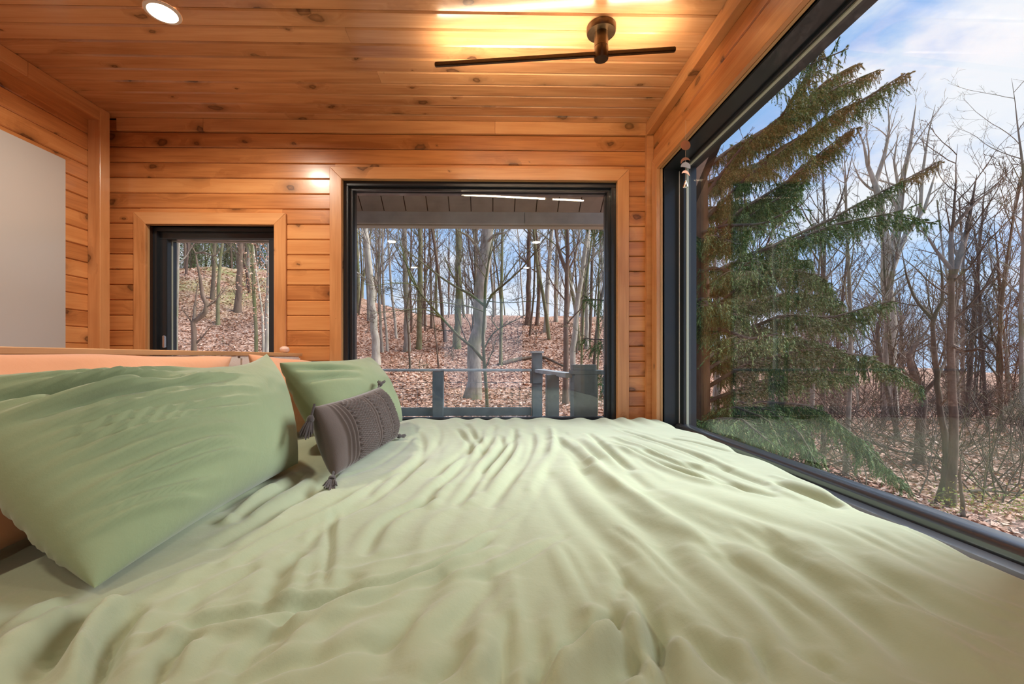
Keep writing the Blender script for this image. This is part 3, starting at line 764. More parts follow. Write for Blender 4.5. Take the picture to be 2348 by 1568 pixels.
# extended parameters wrap over the edges
sx = np.linspace(-1.02, 1.02 + .14, NX)      # beyond +0.93 hangs down
sy = np.linspace(0.14, 2.50, NY)
GX, GY = np.meshgrid(sx, sy, indexing='ij')
H = np.zeros_like(GX)
def smooth_noise(X, Y, seed, n=5, s=1.0):
    q = np.random.default_rng(seed); out = np.zeros_like(X)
    for i in range(n):
        a = q.uniform(0, 6.28); f = s * q.uniform(.6, 1.7); ph = q.uniform(0, 6.28); ph2 = q.uniform(0, 6.28)
        out += np.sin(f * (X * math.cos(a) + Y * math.sin(a)) + ph + 1.2 * np.sin(f * .5 * (Y * math.cos(a) - X * math.sin(a)) + ph2))
    return out / n
def line_height(P, w, hgt):
    best = np.full(GX.shape, 9.0); par = np.zeros_like(GX)
    n = len(P)
    lo = P.min(0) - 5 * w; hi = P.max(0) + 5 * w
    mk = (GX > lo[0]) & (GX < hi[0]) & (GY > lo[1]) & (GY < hi[1])
    if not mk.any(): return
    X = GX[mk]; Y = GY[mk]
    bd_ = np.full(X.shape, 9.0); pp = np.zeros_like(X)
    for i in range(n - 1):
        a = P[i]; e = P[i + 1] - a; l2 = e @ e + 1e-9
        tt = np.clip(((X - a[0]) * e[0] + (Y - a[1]) * e[1]) / l2, 0, 1)
        dd = np.hypot(X - a[0] - tt * e[0], Y - a[1] - tt * e[1])
        k = dd < bd_; bd_[k] = dd[k]; pp[k] = (i + tt[k]) / (n - 1)
    env = np.clip(4 * pp * (1 - pp), 0, 1) ** .5 * .9 + .1
    env *= np.minimum(1, 1)
    prof = np.exp(-(bd_ / w) ** 2) - .35 * np.exp(-((bd_ - 2.4 * w) / (1.3 * w)) ** 2)
    H[mk] += hgt * env * prof
def chaikin(P, n=2):
    for _ in range(n):
        Q = [P[0]]
        for a, b in zip(P[:-1], P[1:]): Q += [a * .75 + b * .25, a * .25 + b * .75]
        Q.append(P[-1]); P = np.array(Q)
    return P
for tr, w, hg in folds:
    P = np.array([WZ(a, b, DZ)[:2] for a, b in tr])
    P = P[P[:, 1] < 2.6]
    if len(P) < 2: continue
    P = chaikin(P)
    gain = .95 if P[:, 1].mean() > 1.2 else (1.55 if P[:, 1].mean() < .72 else 1.35)
    line_height(P, w * .85, hg * gain)
    for k in range(4):      # quieter folds running beside each traced one
        dd = P[-1] - P[0]; nn_ = np.array([-dd[1], dd[0]]) / (np.linalg.norm(dd) + 1e-6)
        sh = nn_ * r_.uniform(-.10, .10) + dd * r_.uniform(-.3, .3)
        line_height(P + sh, min(.016, w) * r_.uniform(.6, 1.3), hg * r_.uniform(-.6, .8))
for tr in (c7([(1000, 420), (1240, 560), (1450, 720), (1650, 880), (1800, 1040), (1880, 1163)]), c7([(1200, 420), (1500, 560), (1750, 720), (2000, 860), (2300, 960)]),
           c7([(760, 480), (1000, 640), (1200, 800), (1380, 960), (1460, 1120)]), c7([(560, 560), (700, 720), (800, 880), (860, 1040), (900, 1163)]),
           c7([(300, 560), (360, 720), (420, 880), (430, 1040), (420, 1163)]), c6([(2100, 640), (1900, 800), (1600, 960), (1400, 1209)]),
           c6([(1500, 560), (1200, 700), (900, 860), (640, 1050), (560, 1209)]), c6([(1100, 560), (800, 740), (500, 900), (250, 1100)])):
    P = chaikin(np.array([WZ(a, b, DZ)[:2] for a, b in tr]))
    dd = P[-1] - P[0]; nn_ = np.array([-dd[1], dd[0]]) / (np.linalg.norm(dd) + 1e-6)
    for k in range(13):     # fine streaks following the drape
        a_, b_ = sorted(r_.uniform(0, 1, 2)); b_ = max(b_, a_ + .35); i0, i1 = int(a_ * (len(P) - 1)), min(len(P), int(b_ * (len(P) - 1)) + 2)
        if i1 - i0 > 3: line_height(P[i0:i1] + nn_ * r_.uniform(-.13, .13), r_.uniform(.006, .014), r_.uniform(-.0055, .0045))
H += .008 * smooth_noise(GX, GY, 1, 6, 7) + .0032 * smooth_noise(GX, GY, 2, 8, 24) + .0007 * smooth_noise(GX, GY, 3, 10, 70)
# gathered far edge
far = np.clip((GY - 2.05) / .3, 0, 1)
H += far * .008 * np.sin(GX * 46 + 2 * np.sin(GX * 9)) * np.clip((2.6 - GY) / .3, 0, 1)
# smooth once
Hs = H.copy(); Hs[1:-1, 1:-1] = (H[1:-1, 1:-1] * 4 + H[:-2, 1:-1] + H[2:, 1:-1] + H[1:-1, :-2] + H[1:-1, 2:]) / 8; H = Hs
Z = DZ + H
# puffiness: higher in the middle, rounded shoulders
edge_r = np.interp(GY, [.4, .7, 1.15, 1.7, 2.3], [.835, .858, .898, .950, .955]) + .012 * np.sin(GY * 11) + .010 * np.sin(GY * 23 + 1)
dR = np.clip(GX - (edge_r - .07), 0, None)
PXx = GX.copy()
# wrap: arc of radius R then straight down
R = .055
ang = np.clip(dR / R, 0, math.pi / 2)
down = np.clip(dR - R * math.pi / 2, 0, None)
PXx = np.where(dR > 0, edge_r - .07 + R * np.sin(ang) , GX)
Z = np.where(dR > 0, Z - R * (1 - np.cos(ang)) - down, Z)
edge_f = 2.425
dF = np.clip(GY - (edge_f - .06), 0, None); R2 = .045
ang = np.clip(dF / R2, 0, math.pi / 2); down = np.clip(dF - R2 * math.pi / 2, 0, None)
PYy = np.where(dF > 0, edge_f - .06 + R2 * np.sin(ang), GY)
Z = np.where(dF > 0, Z - R2 * (1 - np.cos(ang)) - down, Z)
en = 0.36
dN = np.clip(en - GY, 0, None); R3 = .05
ang = np.clip(dN / R3, 0, math.pi / 2); down = np.clip(dN - R3 * math.pi / 2, 0, None)
PYy = np.where(dN > 0, en - R3 * np.sin(ang), PYy)
Z = np.where(dN > 0, Z - R3 * (1 - np.cos(ang)) - down, Z)
Z = np.maximum(Z, np.where(PXx > .86, .612, .36))
V = np.stack([PXx, PYy, Z], -1).reshape(-1, 3)
ii, jj = np.meshgrid(np.arange(NX - 1), np.arange(NY - 1), indexing='ij')
a = (ii * NY + jj).ravel()
Fq = np.stack([a, a + NY, a + NY + 1, a + 1], -1)
dv = obj('duvet', V, Fq, M['sage'], smooth=True, origin=(-.08, 1.4, .6))
tag(dv, 'rumpled sage green duvet spread over the whole bed, creased towards the window', 'duvet')

# ------------------------------------------------------------------ pillows
def pillow(name, label, cat, mat, NB, FB, FT, NT, T, conc=0.10, concB=.05, concS=None, nu=90, nv=60, wr=None, seed=0, group=None, power=.42):
    """corners: near bottom, far bottom, far top, near top (world)"""
    NB, FB, FT, NT = [np.array(p, float) for p in (NB, FB, FT, NT)]
    s = np.sin(np.linspace(-1, 1, nu) * math.pi / 2); tt = np.sin(np.linspace(-1, 1, nv) * math.pi / 2)
    Sg, Tg = np.meshgrid(s, tt, indexing='ij')
    Sx = Sg * (1 - (conc * .6 if concS is None else concS) * (1 - Tg ** 2)); Tx = Tg * (1 - (concB + (conc - concB) * (Tg + 1) / 2) * (1 - Sg ** 2))
    a, b = (Sx + 1) / 2, (Tx + 1) / 2
    P = ((1 - a) * (1 - b))[..., None] * NB + (a * (1 - b))[..., None] * FB + (a * b)[..., None] * FT + ((1 - a) * b)[..., None] * NT
    n = np.cross(FB - NB, NT - NB); n /= np.linalg.norm(n)
    if n[0] < 0: n = -n
    base = np.clip((1 - Sg ** 2), 0, 1) ** power * np.clip((1 - Tg ** 2), 0, 1) ** power
    th = base * T / 2
    w = np.zeros_like(th) if wr is None else wr(Sg, Tg)
    w = w + .004 * smooth_noise(Sg, Tg, seed + 11, 6, 5) + .0015 * smooth_noise(Sg, Tg, seed + 12, 6, 14)
    fr = P + n * (th + w * np.clip(base * 1.5, 0, 1) ** 1.5)[..., None]
    bk = P - n * (th + .3 * w * np.clip(base * 2, 0, 1))[..., None] * 1.0
    V = np.concatenate([fr.reshape(-1, 3), bk.reshape(-1, 3)])
    V[:, 2] = np.maximum(V[:, 2], 0.652)
    ii, jj = np.meshgrid(np.arange(nu - 1), np.arange(nv - 1), indexing='ij')
    q = (ii * nv + jj).ravel(); N = nu * nv
    F1 = np.stack([q, q + nv, q + nv + 1, q + 1], -1); F2 = np.stack([q, q + 1, q + nv + 1, q + nv], -1) + N
    o = obj(name, V, np.concatenate([F1, F2]), mat, smooth=True, origin=tuple((NB + FB) / 2))
    bm = bmesh.new(); bm.from_mesh(o.data)
    bmesh.ops.remove_doubles(bm, verts=bm.verts, dist=1e-5)
    bmesh.ops.recalc_face_normals(bm, faces=bm.faces)
    for f in bm.faces: f.smooth = True
    bm.to_mesh(o.data); bm.free()
    tag(o, label, cat, group)
    return o, n

def wr_big(Sg, Tg):
    """creases run from the near end across the case and fade out"""
    fade = np.clip((.35 - Sg) / 1.1, 0, 1) ** 1.2
    w = np.zeros_like(Sg); q = np.random.default_rng(4)
    for i in range(15):
        t0 = -0.85 + i * .115 + q.uniform(-.03, .03)
        c = t0 + .12 - .26 * (Sg + 1) * (1 - .4 * t0) + .03 * np.sin(Sg * 5 + i)
        ww = q.uniform(.018, .04)
        w += q.uniform(.016, .032) * np.exp(-((Tg - c) / ww) ** 2) * fade * np.clip((q.uniform(-.3, .5) - Sg) * 3, 0, 1)
    # the deep tuck under the top near corner
    c = .72 - .55 * (Sg + 1) ** .8
    w -= .075 * np.exp(-((Tg - c) / .07) ** 2) * np.clip((-.25 - Sg) * 2.2, 0, 1)
    w += .012 * np.exp(-((Tg - c - .16) / .08) ** 2) * np.clip((-.15 - Sg) * 2.2, 0, 1)
    c2 = .38 - .10 * (Sg + 1)
    w += .024 * np.exp(-((Tg - c2) / .05) ** 2) * np.clip((.1 - Sg) * 1.4, 0, 1)
    w -= .024 * np.exp(-((Tg - c2 + .10) / .05) ** 2) * np.clip((.1 - Sg) * 1.4, 0, 1)
    return w
def wr_mid(Sg, Tg):
    w = -.034 * np.exp(-((Tg - (.78 - .42 * (Sg + 1))) / .07) ** 2) * np.clip((-.1 - Sg) * 2, 0, 1)
    w += -.022 * np.exp(-((Tg - (.45 - .35 * (Sg + 1))) / .06) ** 2) * np.clip((-.2 - Sg) * 2, 0, 1)
    return w
def wr_soft(Sg, Tg):
    w = .012 * np.sin(Sg * 7 + 2 * Tg) * np.clip(Tg + .6, 0, 1)
    return w + .006 * smooth_noise(Sg, Tg, 31, 5, 9)

pillow('pillow', 'large sage green pillow nearest the camera, creased at its open end', 'pillow', M['sagepillow'],
       (-.550, .615, .680), (-.585, 1.330, .680), (-.765, 1.500, 1.012), (-.850, .650, .972), .27, .42, .05, .0, 190, 100, wr_big, 1, 'pillows along the headboard', power=.50)
pillow('pillow', 'second sage green pillow standing behind the dark knitted cushion', 'pillow', M['sagepillow'],
       (-.560, 1.500, .685), (-.440, 2.150, .685), (-.605, 2.150, 1.000), (-.740, 1.540, .980), .25, .15, .05, None, 110, 80, wr_mid, 2, 'pillows along the headboard')
pillow('pillow', 'peach pillow tucked behind the large green pillow against the white headboard', 'pillow', M['peach'],
       (-.780, .500, .680), (-.870, 1.300, .680), (-.965, 1.640, 1.002), (-.985, .520, 1.012), .16, .07, .03, None, 90, 60, wr_soft, 3, 'pillows along the headboard')
pillow('pillow', 'peach pillow at the window end, behind the second green pillow', 'pillow', M['peach'],
       (-.830, 1.700, .680), (-.780, 2.360, .680), (-.890, 2.420, .970), (-.960, 1.740, 1.012), .14, .06, .03, None, 90, 60, wr_soft, 6, 'pillows along the headboard')

def knit(Sg, Tg):
    """bands of raised cords and basket-weave knots running up the cushion"""
    w = np.zeros_like(Sg)
    def cord(c, ww, h): return h * np.exp(-((Sg - c) / ww) ** 2)
    for c in (-.84, -.775, -.71, -.165, -.09, .30, .37, .84, .91): w += cord(c, .013, .0095)
    for a, b in ((-.66, -.22), (-.03, .25), (.43, .79)):
        inside = ((Sg > a) & (Sg < b)).astype(float)
        u = (Sg - a) / .048; v = Tg / .085
        w += inside * .016 * np.abs(np.sin(math.pi * (u + v * .5)) * np.sin(math.pi * (v * .9 - u * .5))) ** .8
        w += -.007 * (np.exp(-((Sg - a) / .012) ** 2) + np.exp(-((Sg - b) / .012) ** 2))
    return w
CNB, CFB, CFT, CNT = (-.425, 1.185, .680), (-.380, 1.730, .680), (-.448, 1.735, .880), (-.482, 1.190, .865)
cu, cn_ = pillow('cushion', 'small dark taupe knitted cushion with woven bands and corner tassels', 'cushion', M['knit'], CNB, CFB, CFT, CNT, .135, .05, .05, None, 330, 120, knit, 8, power=.36)
def tassel(p, dr, L_=.055):
    p = np.array(p, float); dr = np.array(dr, float); dr /= np.linalg.norm(dr)
    mb = MB()
    mb.tube([p - dr * .012, p + dr * .004, p + dr * .02], .0035, 8)
    q = p + dr * .02
    mb.tube([q, q + dr * .006, q + dr * .012, q + dr * .018], [.005, .009, .010, .008], 12)
    rr = random.Random(3)
    for i in range(26):
        a = i * 2.4; r0 = .006 * (i / 26) ** .5; off = np.array([math.cos(a), math.sin(a), .3 * math.sin(a * 2)])
        e = q + dr * (.018 + L_ * rr.uniform(.6, .8)) + off * (r0 * 2.6 + .002)
        mb.tube([q + dr * .014 + off * r0, (q + e) / 2 + dr * .008 + off * .004, e], [.0022, .0024, .0016], 5)
    o = mb.build('tassel', M['tassel'], cu, smooth=True)
tassel((-.482, 1.190, .862), (-.10, -.45, -1.0)); tassel((-.425, 1.180, .688), (.25, -1, -.22))
tassel((-.448, 1.735, .880), (0, .8, .3), .03); tassel((-.380, 1.730, .688), (.3, 1, -.15), .03)

# ------------------------------------------------------------------ moon garland in front of the big window
gx, gy = 0.893, 1.985
def GP(px, py):   # local point at the garland's plane
    return W(px, py, gy)
c0 = GP(1572, 333); gx = c0[0]
g = empty('moon_garland', (gx, gy, GP(1572, 275)[2])); tag(g, 'little hanging garland of copper and pearl moon phases on a thread', 'garland')
zt_ = GP(1572, 276)[2]; zb_ = GP(1572, 430)[2]
MB().tube([(gx, gy, zt_), (gx, gy, zb_)], .0007, 6).build('thread', M['thread'], g)
MB().tube([(gx, gy, zt_), (XR - .010, gy, zt_ + .002)], .0015, 6).build('pin', M['chrome'], g)
def flat_shape(poly, zc, mat, name, t=.0016, rot=0.0):
    n = len(poly); ca, sa = math.cos(rot), math.sin(rot)
    V = [(gx + x_ * ca, gy - t / 2 + x_ * sa, zc + z_) for x_, z_ in poly] + [(gx + x_ * ca, gy + t / 2 + x_ * sa, zc + z_) for x_, z_ in poly]
    return MB().add(V, [tuple(range(n)), tuple(range(n, 2 * n))[::-1]] + [(i, (i + 1) % n, n + (i + 1) % n, n + i) for i in range(n)]).build(name, mat, g)
R0 = .0225
circ = lambda r, a0, a1, n, ox=0, oz=0: [(ox + r * math.cos(math.radians(a0 + (a1 - a0) * i / n)), oz + r * math.sin(math.radians(a0 + (a1 - a0) * i / n))) for i in range(n + 1)]
flat_shape(circ(R0, 0, 352, 44), GP(1572, 333)[2], M['copper'], 'full_moon')
def crescent(a0, a1, rin, off):
    outer = circ(R0, a0, a1, 24)
    m0, m1 = outer[-1], outer[0]
    mid = ((outer[12][0]) * off, (outer[12][1]) * off)
    inner = []
    for i in range(1, 20):
        t_ = i / 20
        inner.append(((1 - t_) ** 2 * m0[0] + 2 * t_ * (1 - t_) * mid[0] + t_ * t_ * m1[0], (1 - t_) ** 2 * m0[1] + 2 * t_ * (1 - t_) * mid[1] + t_ * t_ * m1[1]))
    return outer + inner
flat_shape(crescent(20, 200, .01, .9), GP(1572, 372)[2], M['copper'], 'crescent_moon')
flat_shape(crescent(-20, 180, 0, 0.05), GP(1572, 383)[2], M['shell'], 'half_moon')
flat_shape(crescent(0, 165, 0, .75), GP(1572, 402)[2], M['copper'], 'crescent_moon', rot=.3)
MB().lathe([(.0012, .022), (.004, .014), (.011, -.006), (.0115, -.010), (.010, -.008), (.0005, .006)], (gx, gy, GP(1572, 424)[2]), 20).build('bell', M['chrome'], g, smooth=True)

# ------------------------------------------------------------------ porch outside the back window
er = empty('eave_soffit', (0, 3.0, 2.2)); tag(er, 'dark boarded underside of the eave sloping down outside the window', 'roof')
Ys, Zs = 3.30, W(1100, 486, 3.30)[2]
Yt = 2.66; Zt = Zs + (Ys - Yt) * .74
L_ = math.hypot(Ys - Yt, Zs - Zt); ax = (0, (Ys - Yt) / L_, (Zs - Zt) / L_)
P3 = 0.1635
x = -2.60
x0_ = W(831, 475, 3.30)[0]
x = x0_ - P3 * 11
for i in range(26):
    a = x + i * P3
    mb = MB()
    yy0, zz0 = Yt, Zt
    up = np.array([0, -ax[2], ax[1]])  # perpendicular, upward
    p0 = np.array([a + .004, Yt, Zt]); e = np.array(ax) * L_
    V = [p0, p0 + [P3 - .008, 0, 0], p0 + [P3 - .008, 0, 0] + e, p0 + e]
    V = V + [v + up * .018 for v in V]
    mb.add(V, BOXF); mb.build('soffit_board', M['soffit'], er)
p0 = np.array([x - .05, Yt - .02, Zt + .02]); e = np.array(ax) * (L_ + .03)
V = [p0, p0 + [26 * P3 + .1, 0, 0], p0 + [26 * P3 + .1, 0, 0] + e, p0 + e]; V = V + [v + np.array([0, -ax[2], ax[1]]) * .05 for v in V]
MB().add(V, BOXF).build('roof_deck', M['soffit_back'], er)
zbm0, zbm1 = W(1100, 516, 3.30)[2], W(1100, 487, 3.30)[2]
fas = empty('fascia_beam', (0, 3.33, zbm0)); tag(fas, 'pale grey painted timber beam along the bottom edge of the eave', 'beam')
for a, b in ((x - .05, W(1203, 500, 3.3)[0] - .001), (W(1203, 500, 3.3)[0] + .001, x + 26 * P3)):
    MB().box(a, 3.30, zbm0 + .012, b, 3.345, zbm1 + .01).build('board', M['beam'], fas, bevel=.003)
MB().box(x - .05, 3.325, zbm0, x + 26 * P3, 3.40, zbm0 + .011).build('drip_board', plain('cream_drip', (0.50, 0.45, 0.36), .7), fas)

RY = 3.90
rl = empty('deck_railing', (0, RY, .42)); tag(rl, 'grey painted deck railing with posts, flat cap rail and wire mesh', 'railing')
zr = W(1100, 846, RY)[2]
xc = W(1231, 850, RY)[0]
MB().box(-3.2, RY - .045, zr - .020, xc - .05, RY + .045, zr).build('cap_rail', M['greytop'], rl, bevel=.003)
z0_, z1_ = W(1100, 953, RY)[2], W(1100, 934, RY)[2]
MB().box(-3.2, RY - .02, z0_, xc - .05, RY + .02, z1_).build('bottom_rail', M['grey'], rl, bevel=.003)
def post(x, y, w, z1, cap=False, dz=0.0):
    MB().box(x - w / 2, y - w / 2, .42, x + w / 2, y + w / 2, z1).build('post', M['grey'], rl, bevel=.003)
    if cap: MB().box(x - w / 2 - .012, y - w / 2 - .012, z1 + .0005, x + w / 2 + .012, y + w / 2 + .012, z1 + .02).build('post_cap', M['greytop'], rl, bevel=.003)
for px_ in (1005, 640):
    post(W(px_, 900, RY)[0], RY, .092, zr - .0205)
post(xc, RY, .088, W(1231, 810, RY)[2], True)
MB().box(xc - .063, RY - .06, W(1231, 878, RY)[2], xc - .0445, RY - .02, W(1231, 850, RY)[2]).build('block', M['grey'], rl, bevel=.002)
MB().box(xc - .045, RY - .064, W(1231, 878, RY)[2], xc + .045, RY - .0445, W(1231, 852, RY)[2]).build('block', M['grey'], rl, bevel=.002)
Y2 = 3.15; post(W(1266, 900, Y2)[0], Y2, .088, zr - .0205)
Y3 = 2.86; x3 = W(1338, 900, Y3)[0]
post(x3, Y3, .150, W(1338, 858, Y3)[2], False)
# side cap rail from the corner post to the newel
a = np.array([xc + .02, RY - .05]); b = np.array([x3 - .075, Y3 + .0]); e = (b - a) / np.linalg.norm(b - a); n2 = np.array([-e[1], e[0]]) * .045
V = [(a[0] - n2[0], a[1] - n2[1], zr - .030), (b[0] - n2[0], b[1] - n2[1], zr - .030), (b[0] + n2[0], b[1] + n2[1], zr - .030), (a[0] + n2[0], a[1] + n2[1], zr - .030)]
V += [(v[0], v[1], zr) for v in V]
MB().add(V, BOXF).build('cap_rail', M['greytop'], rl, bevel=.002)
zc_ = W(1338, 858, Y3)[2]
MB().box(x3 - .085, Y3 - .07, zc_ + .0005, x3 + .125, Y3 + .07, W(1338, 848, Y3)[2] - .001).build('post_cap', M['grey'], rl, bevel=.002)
MB().box(x3 - .075, Y3 - .05, W(1338, 848, Y3)[2], x3 + .075, Y3 + .05, W(1338, 836, Y3)[2]).build('post_cap', M['grey'], rl, bevel=.002)
mb = MB()
for i in range(5):
    z_ = z1_ + .015 + i * .052
    mb.box(-3.0, RY - .0012, z_, xc - .045, RY + .0012, z_ + .0022)
for i in range(26):
    x_ = -3.0 + i * .13
    if x_ < xc - .05: mb.box(x_, RY - .0012, z1_, x_ + .002, RY + .0012, z1_ + .235)
mb.box(0, RY - .002, z1_ - .003, .004, RY + .002, z1_ + .01)
tag(mb.build('wire_mesh', M['wire'], rl), kind='stuff')
dk = empty('deck', (0, 3.3, .30)); tag(dk, 'low grey outdoor deck below the back window', 'deck')
for i in range(9):
    y_ = 2.68 + i * .145
    if y_ < 4.0: MB().box(-3.3, y_, .385, .78, y_ + .139, .419).build('plank', M['grey'], dk, bevel=.003)
for x_ in (-3.2, -1.9, -.6, .70):
    MB().box(x_ - .05, 2.68, .26, x_ + .05, 3.98, .384).build('joist', M['grey'], dk)
    for y_ in (2.75, 3.9): MB().box(x_ - .045, y_ - .045, -1.4, x_ + .045, y_ + .045, .259).build('support_post', M['grey'], dk)

# ------------------------------------------------------------------ terrain
def smst(e0, e1, x):
    t = np.clip((x - e0) / (e1 - e0), 0, 1); return t * t * (3 - 2 * t)
def terr(x, y):
    x = np.asarray(x, float); y = np.asarray(y, float)
    hill = np.interp(y, [-20, 9, 12, 16, 20, 24, 29, 34, 42, 60, 90], [-.9, -.75, -.62, -.42, .45, 1.5, 2.7, 3.7, 5.0, 5.5, 5.5])
    hill = hill + .31 * np.clip(-x - 7, 0, 13.5) * smst(14, 34, y)
    flat = -1.25 - .045 * np.clip(y - 7, 0, 20) + .035 * np.clip(y - 30, 0, 60)
    s = x / np.maximum(y, 2.0)
    w = smst(.62, .30, s) * smst(6, 11, y)
    z = flat * (1 - w) + hill * w
    z = z + .06 * np.sin(x * 1.3 + 1.7 * np.sin(y * .7)) + .05 * np.sin(y * 1.9 + x * .6) + .10 * np.sin(x * .33 + y * .21)
    return z
def on_ground(px, py, ylo=4, yhi=60):
    """first point of the ground seen at a photo pixel"""
    ys = np.linspace(ylo, yhi, 600)
    P = np.array([W(px, py, y_) for y_ in ys])
    g_ = terr(P[:, 0], P[:, 1])
    k = np.where(P[:, 2] <= g_)[0]
    i = k[0] if len(k) else len(ys) - 1
    return P[i]
nx_, ny_ = 260, 240
ux = np.linspace(-1, 1, nx_); X_ = 70 * np.sign(ux) * np.abs(ux) ** 1.6
uy = np.linspace(0, 1, ny_); Y_ = -12 + 112 * uy ** 1.4
TX, TY = np.meshgrid(X_, Y_, indexing='ij')
V = np.stack([TX, TY, terr(TX, TY)], -1).reshape(-1, 3)
ii, jj = np.meshgrid(np.arange(nx_ - 1), np.arange(ny_ - 1), indexing='ij'); q = (ii * ny_ + jj).ravel()
gr = obj('ground', V, np.stack([q, q + ny_, q + ny_ + 1, q + 1], -1), M['ground'], smooth=True)
tag(gr, kind='structure')

R = np.random.default_rng(42)
def quads(P, ex, ey, ez, name, mat, parent=None, kind='stuff'):
    """bent two-triangle blades: P (n,3) centre, ex / ey half axes, ez lift"""
    n = len(P)
    V = np.empty((n, 4, 3)); V[:, 0] = P - ex; V[:, 1] = P - ey + ez; V[:, 2] = P + ex; V[:, 3] = P + ey + ez
    a = np.arange(n) * 4
    Fc = np.concatenate([np.stack([a, a + 1, a + 2], -1), np.stack([a, a + 2, a + 3], -1)])
    o = obj(name, V.reshape(-1, 3), Fc, mat, parent); 
    if kind: tag(o, kind=kind)
    return o
def rvec(n):
    v = R.normal(size=(n, 3)); return v / np.linalg.norm(v, axis=1)[:, None]
# fallen leaves: dense near the cabin, thinner uphill
n = 110000
yy_ = 3.5 + 30 * R.random(n) ** 1.5
ss = R.uniform(-.95, 1.5, n); xx_ = ss * yy_
keep = ~((yy_ < 4.2) & (xx_ < 1.2)) & (yy_ > 3.0)
xx_, yy_ = xx_[keep], yy_[keep]; n = len(xx_)
P = np.stack([xx_, yy_, terr(xx_, yy_) + R.uniform(.004, .03, n)], -1)
a = R.uniform(0, 6.28, n); sz = R.uniform(.03, .065, n) * (1 + yy_ / 45)
tilt = R.uniform(-.6, .6, n)
ex = np.stack([np.cos(a), np.sin(a), tilt], -1) * sz[:, None]
ey = np.stack([-np.sin(a), np.cos(a), R.uniform(-.6, .6, n)], -1) * (sz * R.uniform(.45, .75, n))[:, None]
lv = quads(P, ex, ey, np.stack([0 * sz, 0 * sz, sz * R.uniform(-.1, .4, n)], -1), 'fallen_leaves', M['leaf'])
tag(lv, 'brown and rust fallen leaves covering the woodland floor outside', 'leaves', kind='stuff')

# ------------------------------------------------------------------ tubes in bulk
class Tubes:
    def __init__(s): s.d = {}
    def add(s, P, r, sides):
        s.d.setdefault((len(P), sides), []).append((P, r))
    def mesh(s):
        Vs, Fs, b = [], [], 0
        for (K, n), L_ in s.d.items():
            P = np.array([p for p, _ in L_]); r = np.array([q for _, q in L_])
            m_ = len(P)
            T = np.gradient(P, axis=1); T /= np.linalg.norm(T, axis=2, keepdims=True) + 1e-9
            main = T.mean(1); ref = np.where(np.abs(main[:, 2:3]) > .8, np.array([[1.0, 0, 0]]), np.array([[0, 0, 1.0]]))
            A = np.cross(T, ref[:, None, :]); A /= np.linalg.norm(A, axis=2, keepdims=True) + 1e-9
            B_ = np.cross(T, A)
            w = np.arange(n) / n * 2 * np.pi
            rings = P[:, :, None, :] + r[:, :, None, None] * (A[:, :, None, :] * np.cos(w)[None, None, :, None] + B_[:, :, None, :] * np.sin(w)[None, None, :, None])
            Vs.append(rings.reshape(-1, 3))
            base = b + np.arange(m_)[:, None, None] * K * n
            i = np.arange(K - 1)[None, :, None] * n; k = np.arange(n)[None, None, :]; k2 = (k + 1) % n
            f = np.stack([base + i + k, base + i + k2, base + i + n + k2, base + i + n + k], -1).reshape(-1, 4)
            Fs.append(f); b += m_ * K * n
        return np.concatenate(Vs), np.concatenate(Fs)
    def obj(s, name, mat, parent=None, kind=None, origin=None):
        V, Fc = s.mesh(); o = obj(name, V, Fc, mat, parent, smooth=True, origin=origin)
        if kind: tag(o, kind=kind)
        return o

def walk(rg, p, d, L_, K, jit, up):
    P = [p]; d = d / np.linalg.norm(d); st = L_ / (K - 1)
    for _ in range(K - 1):
        d = d + rg.normal(size=3) * jit + np.array([0, 0, up]); d /= np.linalg.norm(d)
        p = p + d * st; P.append(p)
    return np.array(P)
def side_dir(rg, d, ang):
    a = rg.normal(size=3); a -= d * (a @ d); a /= np.linalg.norm(a)
    return d * math.cos(ang) + a * math.sin(ang)
def resample(P, K):
    P = np.array(P, float); s = np.r_[0, np.cumsum(np.linalg.norm(np.diff(P, axis=0), axis=1))]
    t = np.linspace(0, s[-1], K); return np.stack([np.interp(t, s, P[:, i]) for i in range(3)], -1)
def children(rg, tubes, P, r, counts, lev, Lf, ang=(.5, .95), up=.06, t0=.2, rmin=.004, jit=.16):
    """side shoots on a polyline, recursively; counts = shoots per level"""
    if lev >= len(counts): return
    total = np.linalg.norm(P[-1] - P[0])
    for i in range(counts[lev]):
        t = t0 + (1 - t0) * (i + rg.random()) / counts[lev]
        x_ = t * (len(P) - 1); k = min(int(x_), len(P) - 2); f = x_ - k
        p = P[k] * (1 - f) + P[k + 1] * f; d = P[k + 1] - P[k]; d = d / (np.linalg.norm(d) + 1e-9)
        rr = (r[k] * (1 - f) + r[k + 1] * f)
        L_ = total * Lf * (1.15 - .6 * t) * rg.uniform(.6, 1.25)
        K = 5 if lev == 0 else (4 if lev < len(counts) - 1 else 3)
        Q = walk(rg, p, side_dir(rg, d, rg.uniform(*ang)), L_, K, jit, up)
        r0 = max(rmin, rr * .5); q = np.linspace(r0, max(rmin * .5, r0 * .22), K)
        tubes.add(Q, q, 4 if (lev == 0 and r0 > .02) else 3)
        children(rg, tubes, Q, q, counts, lev + 1, Lf * .95, ang, up, .15, rmin, jit)

